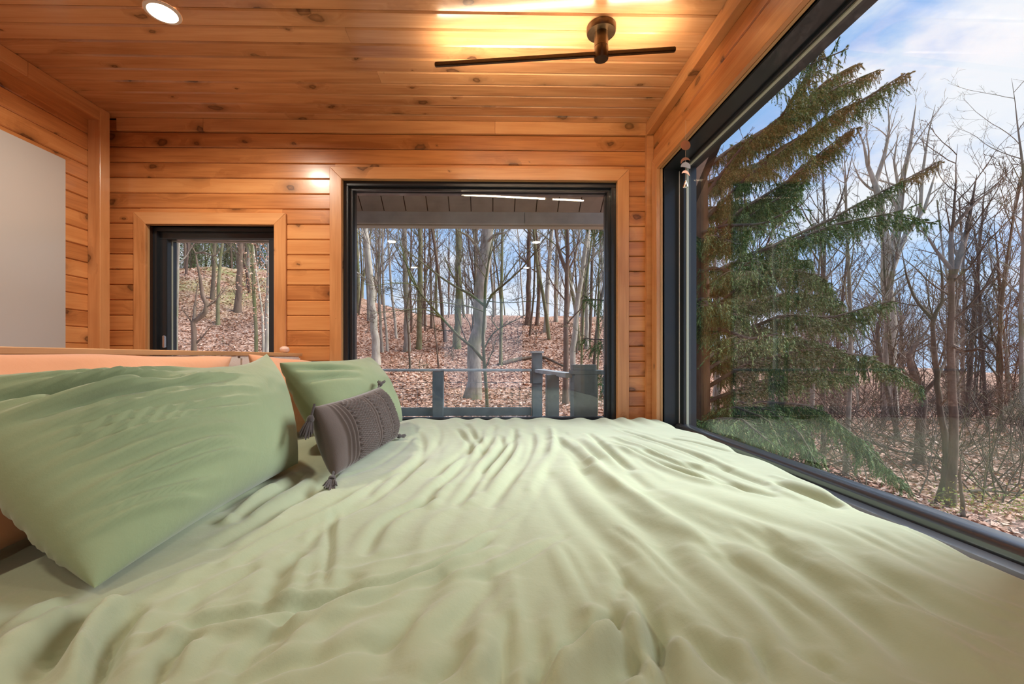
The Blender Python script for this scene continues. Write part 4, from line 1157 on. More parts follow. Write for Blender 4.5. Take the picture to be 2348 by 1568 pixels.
def hero(name, label, mat, trunk, r0, limbs=(), auto=8, counts=(5, 4), rmin=.004, sub=(.5, .95), limb_len=.22, t0=.35, up=.07, seed=0, rtop=.35, group=None, flare=1.35, cat='tree', twigmat=None, sides=10, K=16):
    """trunk: world polyline from the ground up; limbs: list of (world polyline, radius)"""
    rg = np.random.default_rng(seed)
    T = resample(trunk, K)
    T[1:-1] += rg.normal(size=(K - 2, 3)) * np.array([.012, .012, 0]) * (r0 / .1) 
    rad = r0 * np.linspace(1, rtop, K); rad[0] *= flare
    T[0, 2] -= .12
    rad = rad * (1 - .9 * np.clip((np.linspace(0, 1, K) - .72) / .28, 0, 1))
    root = empty(name, tuple(T[0])); tag(root, label, cat, group)
    tb = Tubes(); tb.add(T, rad, sides); tb.obj('trunk', mat, root)
    tw = Tubes()
    Ls = []
    for P, r in limbs:
        Ls.append((resample(P, 9), r))
    tot = np.linalg.norm(T[-1] - T[0])
    for i in range(auto):
        t = t0 + (1 - t0) * (i + rg.random()) / max(auto, 1)
        x_ = t * (K - 1); k = min(int(x_), K - 2); p = T[k] + (T[k + 1] - T[k]) * (x_ - k)
        d = (T[k + 1] - T[k]); d /= np.linalg.norm(d)
        Ls.append((walk(rg, p, side_dir(rg, d, rg.uniform(.5, 1.0)), tot * limb_len * (1.2 - .6 * t) * rg.uniform(.7, 1.2), 9, .10, up), max(rmin * 1.6, rad[k] * .36)))
    for P, r in Ls:
        q = r * (1 - np.linspace(0, 1, 9)) ** .8 * .92 + max(rmin * .7, r * .08)
        tb = Tubes(); tb.add(P, q, 6); tb.obj('branch', mat, root)
        children(rg, tw, P, q, counts, 0, .42, sub, up * .7, .15, rmin)
    if tw.d: tw.obj('twigs', twigmat or mat, root, 'stuff')
    return root

def trunk_px(pts, base=None, dist=None, lean=0.0, extra=None):
    """photo pixels from the base up; distance from where the base meets the ground unless given"""
    if dist is None:
        b = on_ground(*pts[0]); dist = b[1]
    P = [W(a, b_, dist + lean * i / max(1, len(pts) - 1)) for i, (a, b_) in enumerate(pts)]
    P[0][2] = float(terr(P[0][0], P[0][1]))
    if extra: 
        d = P[-1] - P[-2]; d /= np.linalg.norm(d); P.append(P[-1] + d * extra)
    return P, dist
def pxr(wpx, dist): return wpx / F * dist / 2

# ---- trees seen through the back window
def simple(label, pts, w, mat, seed, extra=3.0, auto=9, counts=(5, 4, 2), dist=None, t0=.35, limb=.2, rtop=.5, name='bare_tree', **kw):
    P, d_ = trunk_px(pts, dist=dist, extra=extra)
    return hero(name, label, M[mat], P, pxr(w, d_), auto=auto, counts=counts, rmin=max(.0035, d_ * .00026), seed=seed, t0=t0, limb_len=limb, rtop=rtop, **kw)

# thick grey tree with a broken limb
P, dB = trunk_px([(1082, 914), (1090, 800), (1100, 700), (1108, 600), (1120, 517)], dist=15.6, extra=5)
hero('oak_tree', 'thickest grey trunk in the middle of the back window, with a crooked broken limb', M['bark_grey'], P, pxr(33, dB),
     limbs=[([W(1106, 592, dB), W(1090, 560, dB - .2), W(1072, 540, dB - .4), W(1052, 530, dB - .5), W(1042, 519, dB - .5)], .085),
            ([W(1113, 560, dB), W(1126, 545, dB - .3), W(1135, 536, dB - .4), W(1160, 533, dB - .6), W(1172, 552, dB - .6)], .06)],
     auto=7, counts=(4, 3), seed=3, rmin=.005, limb_len=.2, t0=.5, rtop=.7, sides=14, K=18, flare=1.5)
# young forked tree standing before it
dF_ = 7.2
P = [W(1117, 985, dF_), W(1116, 900, dF_), W(1110, 830, dF_), W(1107, 760, dF_), W(1112, 690, dF_), W(1114, 640, dF_), W(1122, 590, dF_), W(1128, 555, dF_), W(1137, 517, dF_), W(1142, 470, dF_)]
P[0][2] = float(terr(P[0][0], P[0][1])); P.insert(0, P[0].copy()); P[1] = W(1117, 960, dF_)
yl = [([W(1108, 826, dF_), W(1092, 802, dF_ - .1), W(1060, 780, dF_ - .2), W(1012, 728, dF_ - .4), W(960, 668, dF_ - .6), W(935, 610, dF_ - .7), W(915, 570, dF_ - .8), W(895, 545, dF_ - .9)], .026),
      ([W(960, 668, dF_ - .6), W(938, 630, dF_ - .5), W(928, 590, dF_ - .5), W(916, 550, dF_ - .5), W(912, 505, dF_ - .4)], .015),
      ([W(1110, 700, dF_), W(1088, 680, dF_ + .1), W(1040, 655, dF_ + .3), W(1005, 632, dF_ + .4), W(960, 595, dF_ + .6), W(925, 570, dF_ + .7), W(895, 540, dF_ + .8), W(870, 515, dF_ + .8)], .024),
      ([W(1114, 705, dF_), W(1124, 678, dF_ - .1), W(1165, 645, dF_ - .3), W(1200, 612, dF_ - .5), W(1232, 570, dF_ - .7), W(1262, 530, dF_ - .9), W(1285, 495, dF_ - 1)], .019),
      ([W(1120, 690, dF_), W(1150, 650, dF_ + .2), W(1185, 600, dF_ + .3), W(1225, 560, dF_ + .4), W(1270, 515, dF_ + .5)], .013),
      ([W(1110, 800, dF_), W(1125, 770, dF_), W(1142, 755, dF_ - .1), W(1165, 742, dF_ - .2), W(1195, 728, dF_ - .4), W(1222, 712, dF_ - .5)], .014),
      ([W(1142, 755, dF_ - .1), W(1128, 735, dF_), W(1130, 712, dF_ + .1), W(1122, 700, dF_ + .2)], .009),
      ([W(1111, 715, dF_), W(1070, 700, dF_ - .3), W(1000, 692, dF_ - .6), W(930, 685, dF_ - .9), W(860, 668, dF_ - 1.2)], .010),
      ([W(1012, 728, dF_ - .4), W(985, 710, dF_ - .6), W(940, 708, dF_ - .8), W(880, 716, dF_ - 1.1), W(835, 718, dF_ - 1.3)], .009),
      ([W(960, 660, dF_ - .6), W(940, 650, dF_ - .8), W(905, 648, dF_ - 1), W(860, 655, dF_ - 1.2), W(824, 650, dF_ - 1.4)], .008),
      ([W(1116, 640, dF_), W(1095, 610, dF_ - .3), W(1080, 590, dF_ - .5), W(1060, 570, dF_ - .6)], .008),
      ([W(1120, 600, dF_), W(1128, 575, dF_ - .2), W(1140, 548, dF_ - .3), W(1150, 510, dF_ - .4)], .010),
      ([W(1116, 690, dF_), W(1160, 695, dF_ - .4), W(1220, 690, dF_ - .8), W(1290, 700, dF_ - 1.2)], .007)]
hero('young_tree', 'slender mossy forked young tree close to the deck, long branches fanning out', M['bark_green'], P, .036, limbs=yl, auto=3, counts=(9, 5, 3), seed=8, rmin=.0028, rtop=.45, up=.05, flare=1.1, twigmat=M['bark_dark'], K=22)

simple('pale dead snag with dark holes at the lower left of the back window', [(862, 838), (860, 780), (856, 722), (850, 640), (836, 517)], 19, 'bark_pale', 21, 2, auto=6, rtop=.45)
simple('thin pale trunk just right of the dead snag', [(877, 808), (872, 740), (868, 650), (872, 517)], 7, 'bark_grey', 22)
simple('grey trunk with a wide base, third from the left in the back window', [(933, 806), (934, 740), (930, 640), (928, 517)], 15, 'bark_grey', 23)
simple('tall grey-green trunk standing between the snag and the leaning dark tree', [(960, 800), (962, 700), (963, 600), (964, 517)], 12, 'bark_green', 24)
simple('dark narrow trunk leaning left on the leafy slope', [(1022, 784), (1012, 700), (1002, 600), (990, 517)], 9, 'bark_brown', 25)
simple('straight yellow-green trunk left of the thickest grey tree', [(1048, 797), (1050, 700), (1052, 600), (1052, 517)], 17, 'bark_green', 26)
simple('grey trunk with flared foot high on the slope', [(972, 748), (966, 640), (965, 517)], 12, 'bark_grey', 27)
simple('thin dark trunk on the crest behind the yellow-green trunk', [(990, 753), (988, 640), (984, 517)], 6, 'bark_dark', 28)
simple('spindly dark sapling near the deck post', [(1006, 845), (998, 760), (990, 700), (985, 640)], 4, 'bark_dark', 29, .5, auto=9, limb=.3)
simple('spindly branched sapling behind the green pillow', [(940, 850), (937, 770), (932, 720), (940, 660), (950, 600)], 5, 'bark_dark', 30, .5, auto=10, limb=.35, t0=.25)
simple('slim ochre trunk right of the young forked tree', [(1148, 838), (1150, 700), (1152, 517)], 8, 'bark_green', 31)
simple('brown trunk on the crest right of the thickest tree', [(1210, 745), (1212, 640), (1213, 517)], 13, 'bark_brown', 32)
simple('second brown trunk on the crest beside a thinner one', [(1231, 746), (1238, 640), (1228, 517)], 9, 'bark_brown', 33)
simple('pale curving trunk with a mossy foot near the crest', [(1252, 760), (1254, 690), (1258, 610), (1266, 517)], 12, 'bark_pale', 34)
simple('pale slim trunk right of the curving trunk', [(1275, 738), (1274, 640), (1279, 517)], 9, 'bark_grey', 35)
P, d_ = trunk_px([(1297, 855), (1298, 740), (1300, 640), (1302, 612)], dist=14.0)
hero('bare_tree', 'dark trunk that forks in two below the eave, right side of the back window', M['bark_brown'], P + [W(1300, 517, d_), W(1300, 440, d_)], pxr(14, d_),
     limbs=[([W(1300, 625, d_), W(1292, 605, d_), W(1280, 570, d_), W(1272, 517, d_), W(1262, 460, d_)], .07), ([W(1304, 620, d_), W(1318, 590, d_), W(1328, 540, d_), W(1340, 500, d_)], .035)], auto=8, counts=(4, 3), seed=36, rtop=.5, rmin=.004)
simple('pale trunk leaning right across the window beside the forked dark tree', [(1308, 850), (1320, 720), (1335, 620), (1350, 517)], 14, 'bark_pale', 37, dist=15)
simple('slim green stem standing behind the deck newel', [(1330, 845), (1336, 740), (1345, 640), (1360, 517)], 6, 'bark_green', 38, dist=13)
simple('thin dark leaning tree at the right edge of the back window', [(1354, 840), (1368, 750), (1380, 680), (1394, 610), (1405, 500)], 8, 'bark_dark', 39, dist=12)
simple('straight pale trunk behind the leaning trees at the right of the back window', [(1345, 800), (1346, 680), (1350, 517)], 10, 'bark_pale', 40)
simple('thin green sapling right of the deck newel', [(1368, 900), (1372, 750), (1374, 600)], 5, 'bark_green', 41, 1, dist=10)

# ---- trees seen through the small window
dS = 11.0
P = [W(446, 860, dS), W(446, 770, dS), W(440, 738, dS), W(470, 720, dS), W(476, 704, dS), W(468, 690, dS), W(462, 650, dS), W(452, 610, dS), W(448, 578, dS), W(438, 562, dS), W(424, 548, dS)]
P[0][2] = float(terr(P[0][0], P[0][1]))
hero('crooked_tree', 'small dark tree with a sharply crooked trunk in the small window', M['bark_brown'], P, .085,
     limbs=[([W(442, 742, dS), W(428, 722, dS), W(414, 706, dS)], .02), ([W(445, 735, dS), W(447, 700, dS + .5), W(452, 660, dS + .6), W(458, 640, dS + .6)], .045),
            ([W(450, 580, dS), W(468, 578, dS), W(492, 590, dS), W(510, 560, dS)], .022), ([W(474, 704, dS), W(495, 690, dS), W(515, 650, dS)], .014)],
     auto=5, counts=(4, 3), seed=50, rmin=.004, rtop=.4, K=24)
simple('straight dark trunk rising from the meadow edge in the small window', [(545, 716), (549, 640), (552, 540)], 15, 'bark_brown', 51)
simple('paired grey trunk behind the crooked tree, meadow side', [(487, 686), (490, 620), (493, 540)], 9, 'bark_dark', 52)
simple('mossy trunk beside the paired grey trunk, further downhill', [(500, 745), (500, 660), (506, 590), (512, 540)], 8, 'bark_green', 53)
simple('pale thick trunk at the right edge of the small window', [(612, 830), (613, 720), (618, 620), (616, 530)], 12, 'bark_pale', 54, dist=14)
simple('mossy green trunk with rusty leaves left of the pale thick trunk', [(590, 830), (585, 720), (580, 620), (578, 530)], 9, 'bark_green', 55, dist=14)
simple('slim pale trunk crossing behind the mossy green one', [(606, 815), (602, 720), (590, 640), (576, 540)], 6, 'bark_pale', 56, dist=15)
simple('trunk half hidden by the left frame of the small window', [(404, 800), (404, 700), (408, 600), (410, 520)], 9, 'bark_grey', 57, dist=15)

# ---- trees seen through the picture window
P, d_ = trunk_px([(2108, 1066), (2110, 980), (2116, 905)], dist=None)
hero('bare_tree', 'short trunk with a flared foot that forks into crooked arms, right of the spruce', M['bark_brown'], P + [W(2100, 870, d_), W(2087, 830, d_), W(2085, 805, d_), W(2110, 775, d_), W(2130, 755, d_), W(2140, 720, d_)], pxr(21, d_),
     limbs=[([W(2114, 910, d_), W(2135, 880, d_ - .2), W(2170, 850, d_ - .4), W(2200, 800, d_ - .5), W(2260, 740, d_ - .6)], .05)], auto=9, counts=(5, 4), seed=60, rmin=.004, rtop=.3, flare=1.6, K=20, limb_len=.3)
P, d_ = trunk_px([(2148, 1158), (2165, 1110), (2168, 1010), (2155, 930), (2148, 850), (2140, 780), (2140, 730), (2162, 690), (2160, 640), (2150, 570), (2125, 535)], dist=None)
hero('bare_tree', 'dark snaking trunk of the twin pair beside the tall straight one', M['bark_dark'], P, pxr(15, d_),
     limbs=[([W(2141, 735, d_), W(2100, 690, d_ + .3), W(2080, 640, d_ + .4), W(2065, 560, d_ + .5)], .03), ([W(2150, 860, d_), W(2185, 800, d_ + .2), W(2215, 770, d_ + .3), W(2260, 740, d_ + .4)], .028)], auto=8, counts=(5, 4), seed=61, rmin=.003, rtop=.35, K=24)
P, d_ = trunk_px([(2178, 1168), (2186, 1000), (2180, 850), (2182, 700), (2182, 560), (2190, 430), (2196, 330)], dist=None)
hero('bare_tree', 'tall straight brown trunk at the right of the picture window, thin crown against the sky', M['bark_brown'], P, pxr(20, d_),
     limbs=[([W(2182, 640, d_), W(2200, 590, d_), W(2215, 540, d_ + .2), W(2228, 470, d_ + .3), W(2240, 400, d_ + .3)], .05), ([W(2180, 790, d_), W(2210, 805, d_ - .2), W(2250, 800, d_ - .4), W(2280, 815, d_ - .6)], .03),
            ([W(2184, 620, d_), W(2150, 580, d_), W(2125, 540, d_ - .2), W(2100, 520, d_ - .3)], .03), ([W(2186, 520, d_), W(2220, 480, d_), W(2290, 420, d_ + .4)], .025)], auto=13, counts=(6, 4), seed=62, rmin=.0032, rtop=.25, t0=.4, limb_len=.26, K=20, up=.1)
P, d_ = trunk_px([(2210, 1150), (2200, 1090), (2205, 1040)], dist=5.9)
hero('sapling', 'short broken stem at the foot of the tall straight trunk', M['bark_brown'], P, .028, auto=2, counts=(3,), seed=63)
simple('thin trunk with low drooping twigs below the green spruce boughs', [(1938, 1100), (1944, 1000), (1950, 860), (1950, 700), (1944, 560)], 11, 'bark_grey', 64, 2, auto=12, counts=(5, 4), dist=8.2)
simple('thin straight trunk in the gap left of the drooping spruce tip', [(1858, 1060), (1860, 960), (1866, 850)], 12, 'bark_grey', 65, 3, auto=8, dist=8.6)
d_ = 19.0
P = [W(2040, 905, d_), W(2040, 760, d_), W(2036, 640, d_), W(2030, 560, d_)]; P[0][2] = float(terr(P[0][0], P[0][1]))
hero('oak_tree', 'tall pale tree whose trunk splits into upright limbs high against the clouds', M['bark_pale'], P + [W(2018, 480, d_), W(2004, 430, d_), W(1985, 350, d_), W(1965, 290, d_)], pxr(30, d_),
     limbs=[([W(2034, 600, d_), W(2060, 520, d_), W(2062, 440, d_), W(2085, 350, d_), W(2100, 240, d_)], .17), ([W(2004, 430, d_), W(2030, 350, d_), W(2040, 290, d_), W(2035, 230, d_)], .10),
            ([W(2036, 640, d_), W(2075, 540, d_ - .3), W(2120, 480, d_ - .4), W(2150, 380, d_ - .4)], .14), ([W(2062, 440, d_), W(2050, 370, d_), W(2060, 300, d_)], .07), ([W(2110, 490, d_), W(2115, 400, d_), W(2130, 300, d_), W(2145, 240, d_)], .08)],
     auto=5, counts=(6, 4, 3), seed=66, rmin=.006, t0=.6, rtop=.4, limb_len=.2, up=.16, sub=(.3, .7), sides=12)
d_ = 11.0
P = [W(1888, 960, d_), W(1888, 700, d_), W(1890, 560, d_), W(1890, 430, d_), W(1884, 330, d_)]; P[0][2] = float(terr(P[0][0], P[0][1]))
hero('bare_tree', 'slender dark tree with long fanning shoots right behind the spruce', M['bark_dark'], P, pxr(10, d_),
     limbs=[([W(1890, 540, d_), W(1925, 470, d_), W(1945, 400, d_ + .2), W(1960, 330, d_ + .2)], .03), ([W(1888, 560, d_), W(1850, 500, d_), W(1815, 430, d_)], .022), ([W(1890, 620, d_), W(1840, 540, d_), W(1810, 480, d_)], .022), ([W(1890, 640, d_), W(1930, 600, d_), W(1985, 520, d_)], .022)],
     auto=12, counts=(5, 3), seed=67, rmin=.004, rtop=.4, t0=.4, up=.12, sub=(.3, .6), limb_len=.3)
simple('thin pale tree rising at the right edge of the picture window', [(2345, 1000), (2340, 700), (2352, 430), (2330, 260)], 9, 'bark_grey', 68, 1, auto=14, counts=(6, 4), dist=12, limb=.25, t0=.3)
simple('reddish bare tree in front of the thicket on the right', [(2300, 1010), (2290, 860), (2295, 700), (2285, 560)], 9, 'bark_brown', 69, 1, auto=14, counts=(6, 5), dist=14, limb=.3, t0=.25)
simple('arching bare tree among the brush below the pale split tree', [(2060, 1000), (2030, 880), (2010, 760), (2040, 640)], 10, 'bark_dark', 70, 1.5, auto=12, counts=(6, 4), dist=13, limb=.3, t0=.25)
simple('multi-stemmed brown tree behind the snaking trunk', [(2215, 985), (2225, 850), (2235, 700), (2250, 520)], 9, 'bark_brown', 71, 2, auto=14, counts=(6, 4), dist=15, limb=.28, t0=.25)

# ---- fallen logs
def log(label, pts, r, mat='bark_dark', lift=.05):
    P = [on_ground(a, b_) for a, b_ in pts]; P = [p + np.array([0, 0, lift + r * .5]) for p in P]
    tb = Tubes(); tb.add(resample(P, 8), np.linspace(r, r * .5, 8), 8)
    o = tb.obj('fallen_log', M[mat], origin=tuple(P[0])); tag(o, label, 'log')
log('long dark fallen log lying across the slope behind the deck corner post', [(1150, 838), (1200, 825), (1245, 822), (1300, 848)], .10)
log('thin fallen trunk on the leaves just behind the flared fork tree', [(1985, 1015), (2060, 1042), (2170, 1062)], .05)
log('second fallen stem lying lower, right of the flared fork tree', [(2010, 1000), (2080, 1018), (2150, 1040)], .035)
log('curved dark fallen branch near the lower right of the picture window', [(2210, 1135), (2270, 1133), (2340, 1140)], .028)

# ---- distant wood: a few kinds copied over the slope and the flat
def wood_tree(seed, h, tall):
    rg = np.random.default_rng(seed); tb = Tubes()
    T = walk(rg, np.zeros(3), np.array([rg.normal() * .05, rg.normal() * .05, 1]), h, 12, .035, .03); T[0, 2] = -.3
    r0 = rg.uniform(.07, .135) if tall else rg.uniform(.045, .08)
    rad = np.linspace(r0, r0 * .3, 12); tb.add(T, rad, 7)
    children(rg, tb, T, rad, (17, 7, 5) if tall else (18, 7, 5), 0, .26 if tall else .36, (.35, .85), .10, .35 if tall else .12, .009, .14)
    V, Fc = tb.mesh(); return V, Fc
kinds = []
tint = ['straight grey', 'straight brown', 'straight pale', 'straight dark', 'tall grey', 'tall mossy green', 'bushy brown', 'bushy dark', 'low spreading dark', 'low spreading brown']
barks = ['bark_grey', 'bark_brown', 'bark_pale', 'bark_dark', 'bark_grey', 'bark_green', 'bark_brown', 'bark_dark', 'twig', 'bark_brown']
for i in range(10):
    tall = i < 6
    V, Fc = wood_tree(100 + i, R.uniform(12, 16) if tall else R.uniform(6, 9.5), tall)
    kinds.append((mesh_np('wood_tree', V, Fc, M[barks[i]], True), tall))
def place(me, x_, y_, s, label, group):
    o = bpy.data.objects.new('bare_tree', me); COL.objects.link(o)
    o.location = (x_, y_, float(terr(x_, y_))); o.rotation_euler = (R.normal() * .03, R.normal() * .03, R.uniform(0, 6.28)); o.scale = (s, s, s)
    tag(o, label, 'tree', group)
cnt = 0
while cnt < 112:      # the hill behind the cabin
    y_ = R.uniform(22, 62); s_ = R.uniform(-.92, .42); x_ = s_ * y_
    ki = int(R.integers(0, 6) if R.random() < .8 else R.integers(6, 10)); me, tall = kinds[ki]
    zone = 'beyond the small window' if s_ < -.48 else ('left half of the back window' if s_ < 0 else 'right half of the back window')
    place(me, x_, y_, R.uniform(.8, 1.25), '%s bare tree on the hill crest, %s' % (tint[ki], zone), 'bare trees on the hill crest'); cnt += 1
for i in range(44):      # the dark wood closing the meadow
    y_ = R.uniform(46, 62); s_ = R.uniform(-.86, -.46); x_ = s_ * y_
    ki = int(R.choice([1, 3, 6, 7, 8])); me, tall = kinds[ki]
    place(me, x_, y_, R.uniform(.9, 1.3), '%s bare tree in the wood beyond the meadow' % tint[ki], 'bare trees beyond the meadow')
cnt = 0
while cnt < 130:      # flat wood to the right
    y_ = 13 + 30 * R.random() ** .8; s_ = R.uniform(.5, 1.5); x_ = s_ * y_
    ki = int(R.integers(6, 10) if R.random() < .72 else R.integers(0, 6)); me, tall = kinds[ki]
    zone = 'behind the spruce boughs' if s_ < .85 else ('around the pale split tree' if s_ < 1.05 else 'right edge of the picture window')
    place(me, x_, y_, R.uniform(.75, 1.15) * (.62 if tall else 1), '%s bare tree in the thicket, %s' % (tint[ki], zone), 'bare trees of the brown thicket'); cnt += 1

# ---- undergrowth
tb = Tubes(); tb2 = Tubes()
for i in range(400):
    if i % 3 == 0: y_ = R.uniform(9, 30); s_ = R.uniform(-.9, .5)
    else: y_ = 6.5 + 26 * R.random(); s_ = R.uniform(.62, 1.5)
    x_ = s_ * y_; p = np.array([x_, y_, float(terr(x_, y_)) - .05])
    if i % 3 == 0 and y_ < 20: continue
    big = (i % 3 != 0)
    for k in range(3 if big else 2):
        L_ = R.uniform(.9, 2.6) if big else R.uniform(.5, 1.4)
        Q = walk(R, p, np.array([R.normal() * .5, R.normal() * .5, 1]), L_, 5, .22, -.02); q = np.linspace(.011, .005, 5) * (1 + y_ / 30)
        t_ = tb if R.random() < .6 else tb2
        t_.add(Q, q, 3); children(R, t_, Q, q, (6, 3) if big else (4, 2), 0, .5, (.4, 1.1), .0, .15, .003 * (1 + y_ / 25), .3)
o = tb.obj('undergrowth', M['twig'], kind='stuff'); tag(o, 'tangled brown understorey twigs on the woodland floor', 'undergrowth')
o = tb2.obj('brushwood', M['bark_dark'], kind='stuff'); tag(o, 'dark bare brushwood scattered among the trees', 'undergrowth')
# small yellowing leaves near the window's lower right corner and sparse rusty leaves on twigs
n = 2600
c_ = R.integers(0, 26, n); cx2 = R.uniform(6.1, 9.3, 26) ; cy2 = R.uniform(4.2, 6.3, 26)
P = np.stack([cx2[c_] + R.normal(size=n) * .16, cy2[c_] + R.normal(size=n) * .16, 0 * cx2[c_]], -1)
P[:, 2] = terr(P[:, 0], P[:, 1]) + np.abs(R.normal(size=n)) * .22
v1, v2 = rvec(n) * .022, rvec(n) * .012
tag(quads(P, v1, v2, v2 * 0, 'low_shrubs', M['greenleaf']), 'low yellow-green leafy shrubs on the ground below the picture window', 'shrub', kind='stuff')
n = 700
P = np.array([W(R.normal(592, 22), R.normal(640, 60), R.uniform(13, 15)) for _ in range(n)])
v1, v2 = rvec(n) * .035, rvec(n) * .025
tag(quads(P, v1, v2, v2 * 0, 'rusty_leaves', M['leaf']), 'rust-coloured leaves still clinging to twigs in the small window', 'leaves', kind='stuff')

# ------------------------------------------------------------------ spruce
SY = 6.3
sp_x = W(1598, 800, SY)[0]; gz = float(terr(sp_x, SY))
spr = empty('spruce_tree', (sp_x, SY, gz)); tag(spr, 'big dark green spruce with sweeping drooping boughs just outside the picture window', 'tree')
T = resample([(sp_x, SY, gz - .2), (sp_x + .02, SY, 3), (sp_x + .02, SY + .05, 6), (sp_x, SY, 11.5)], 14)
tb = Tubes(); rad = np.linspace(.19, .03, 14); rad[0] = .26; tb.add(T, rad, 12); tb.obj('trunk', M['bark_red'], spr)
def S_(px, py, dy): return W(px, py, SY + dy)
bo = [  # traced boughs: pixels with depth offsets, droop density
    ([(1600, 470, 0), (1700, 340, -.1), (1790, 270, -.2), (1835, 200, -.3), (1872, 122, -.3)], 1.0),
    ([(1600, 400, 0), (1690, 330, .2), (1770, 300, .3), (1850, 225, .5), (1900, 180, .6), (1962, 148, .7)], 1.0),
    ([(1700, 330, .1), (1800, 270, .2), (1850, 238, .2), (1920, 200, .3), (2003, 165, .4)], .8),
    ([(1600, 520, 0), (1720, 400, -.3), (1850, 305, -.5), (1905, 265, -.6), (1950, 240, -.6)], 1.0),
    ([(1760, 360, .1), (1860, 300, .2), (1940, 250, .3), (1990, 222, .4), (2075, 168, .5)], .45),
    ([(1600, 560, 0), (1700, 480, .3), (1800, 420, .5), (1880, 350, .7), (1960, 292, .8)], 1.0),
    ([(1600, 430, 0), (1660, 400, .6), (1730, 380, 1.0), (1800, 330, 1.3)], 1.0),
    ([(1600, 600, 0), (1680, 520, -.4), (1760, 470, -.7), (1840, 420, -.9)], 1.0),
    ([(1600, 640, 0), (1690, 600, .2), (1800, 550, .4), (1900, 505, .6), (1990, 455, .7), (2060, 420, .8), (2150, 372, .9)], .35),
    ([(1600, 680, 0), (1700, 590, -.4), (1820, 550, -.6), (1930, 510, -.7), (2040, 490, -.8), (2132, 512, -.8)], .55),
    ([(1600, 690, 0), (1680, 620, .5), (1780, 590, .9), (1860, 600, 1.1)], 1.3),
    ([(1600, 740, 0), (1680, 670, -.3), (1760, 620, -.6), (1840, 620, -.8), (1900, 660, -.9)], 1.3),
    ([(1600, 770, 0), (1700, 700, .2), (1800, 670, .4), (1880, 680, .5), (1935, 720, .5)], 1.3),
    ([(1600, 820, 0), (1700, 760, -.3), (1800, 720, -.6), (1900, 730, -.7), (2040, 690, -.8)], 1.1),
    ([(1600, 860, 0), (1700, 800, .3), (1820, 770, .5), (1920, 800, .6)], 1.2),
    ([(1600, 900, 0), (1720, 830, -.2), (1850, 800, -.4), (1980, 815, -.6), (2060, 850, -.7), (2110, 890, -.8)], 1.2),
    ([(1600, 930, 0), (1720, 880, .3), (1840, 850, .5), (1960, 860, .6)], 1.0),
    ([(1600, 960, 0), (1700, 920, -.6), (1780, 950, -1.1), (1840, 1000, -1.4), (1870, 1060, -1.6)], 1.2),
    ([(1600, 1000, 0), (1720, 920, -.4), (1860, 930, -.8), (1950, 990, -1.0), (2010, 1050, -1.2), (2070, 1105, -1.3)], 1.2),
    ([(1600, 1000, 0), (1680, 930, -.8), (1760, 960, -1.3), (1790, 1020, -1.6)], 1.2),
    ([(1600, 1040, 0), (1640, 960, -.8), (1700, 960, -1.6), (1760, 1010, -2.0)], 1.2),
    ([(1600, 560, 0), (1640, 540, -.7), (1690, 560, -1.2)], 1.2), ([(1600, 780, 0), (1640, 700, -.7), (1680, 720, -1.2)], 1.2),
    ([(1600, 500, 0), (1650, 470, .8), (1720, 470, 1.4), (1790, 500, 1.8)], 1.2), ([(1600, 660, 0), (1650, 640, .8), (1720, 650, 1.4), (1790, 680, 1.8)], 1.2), ([(1600, 840, 0), (1650, 800, .8), (1720, 810, 1.4), (1790, 850, 1.8)], 1.2)]
boughs = [(np.array([S_(*p) for p in l]), dn, 1) for l, dn in bo]
rg = np.random.default_rng(77)
for i in range(52):       # boughs on the other sides of the trunk
    z_ = .6 + 9.6 * (i + rg.random()) / 52
    a = rg.uniform(math.radians(60), math.radians(330))
    Lb = (2.5 - .19 * z_) * rg.uniform(.8, 1.1)
    if z_ < 6 and (a < math.radians(75)): continue
    p = np.array([sp_x, SY, gz + 1.2 + z_]); d = np.array([math.cos(a), math.sin(a), 0])
    if p[0] + d[0] * Lb < 1.45: Lb = (1.45 - p[0]) / min(d[0], -.05)
    Lb = max(.5, abs(Lb))
    if z_ > 9 : Lb *= .6
    boughs.append((np.array([p, p + d * Lb * .35 + [0, 0, -.05], p + d * Lb * .7 + [0, 0, -.22], p + d * Lb + [0, 0, -.18]]), .8, 0))
strands = []      # start, direction, length, tip-brown flag
latt = Tubes()
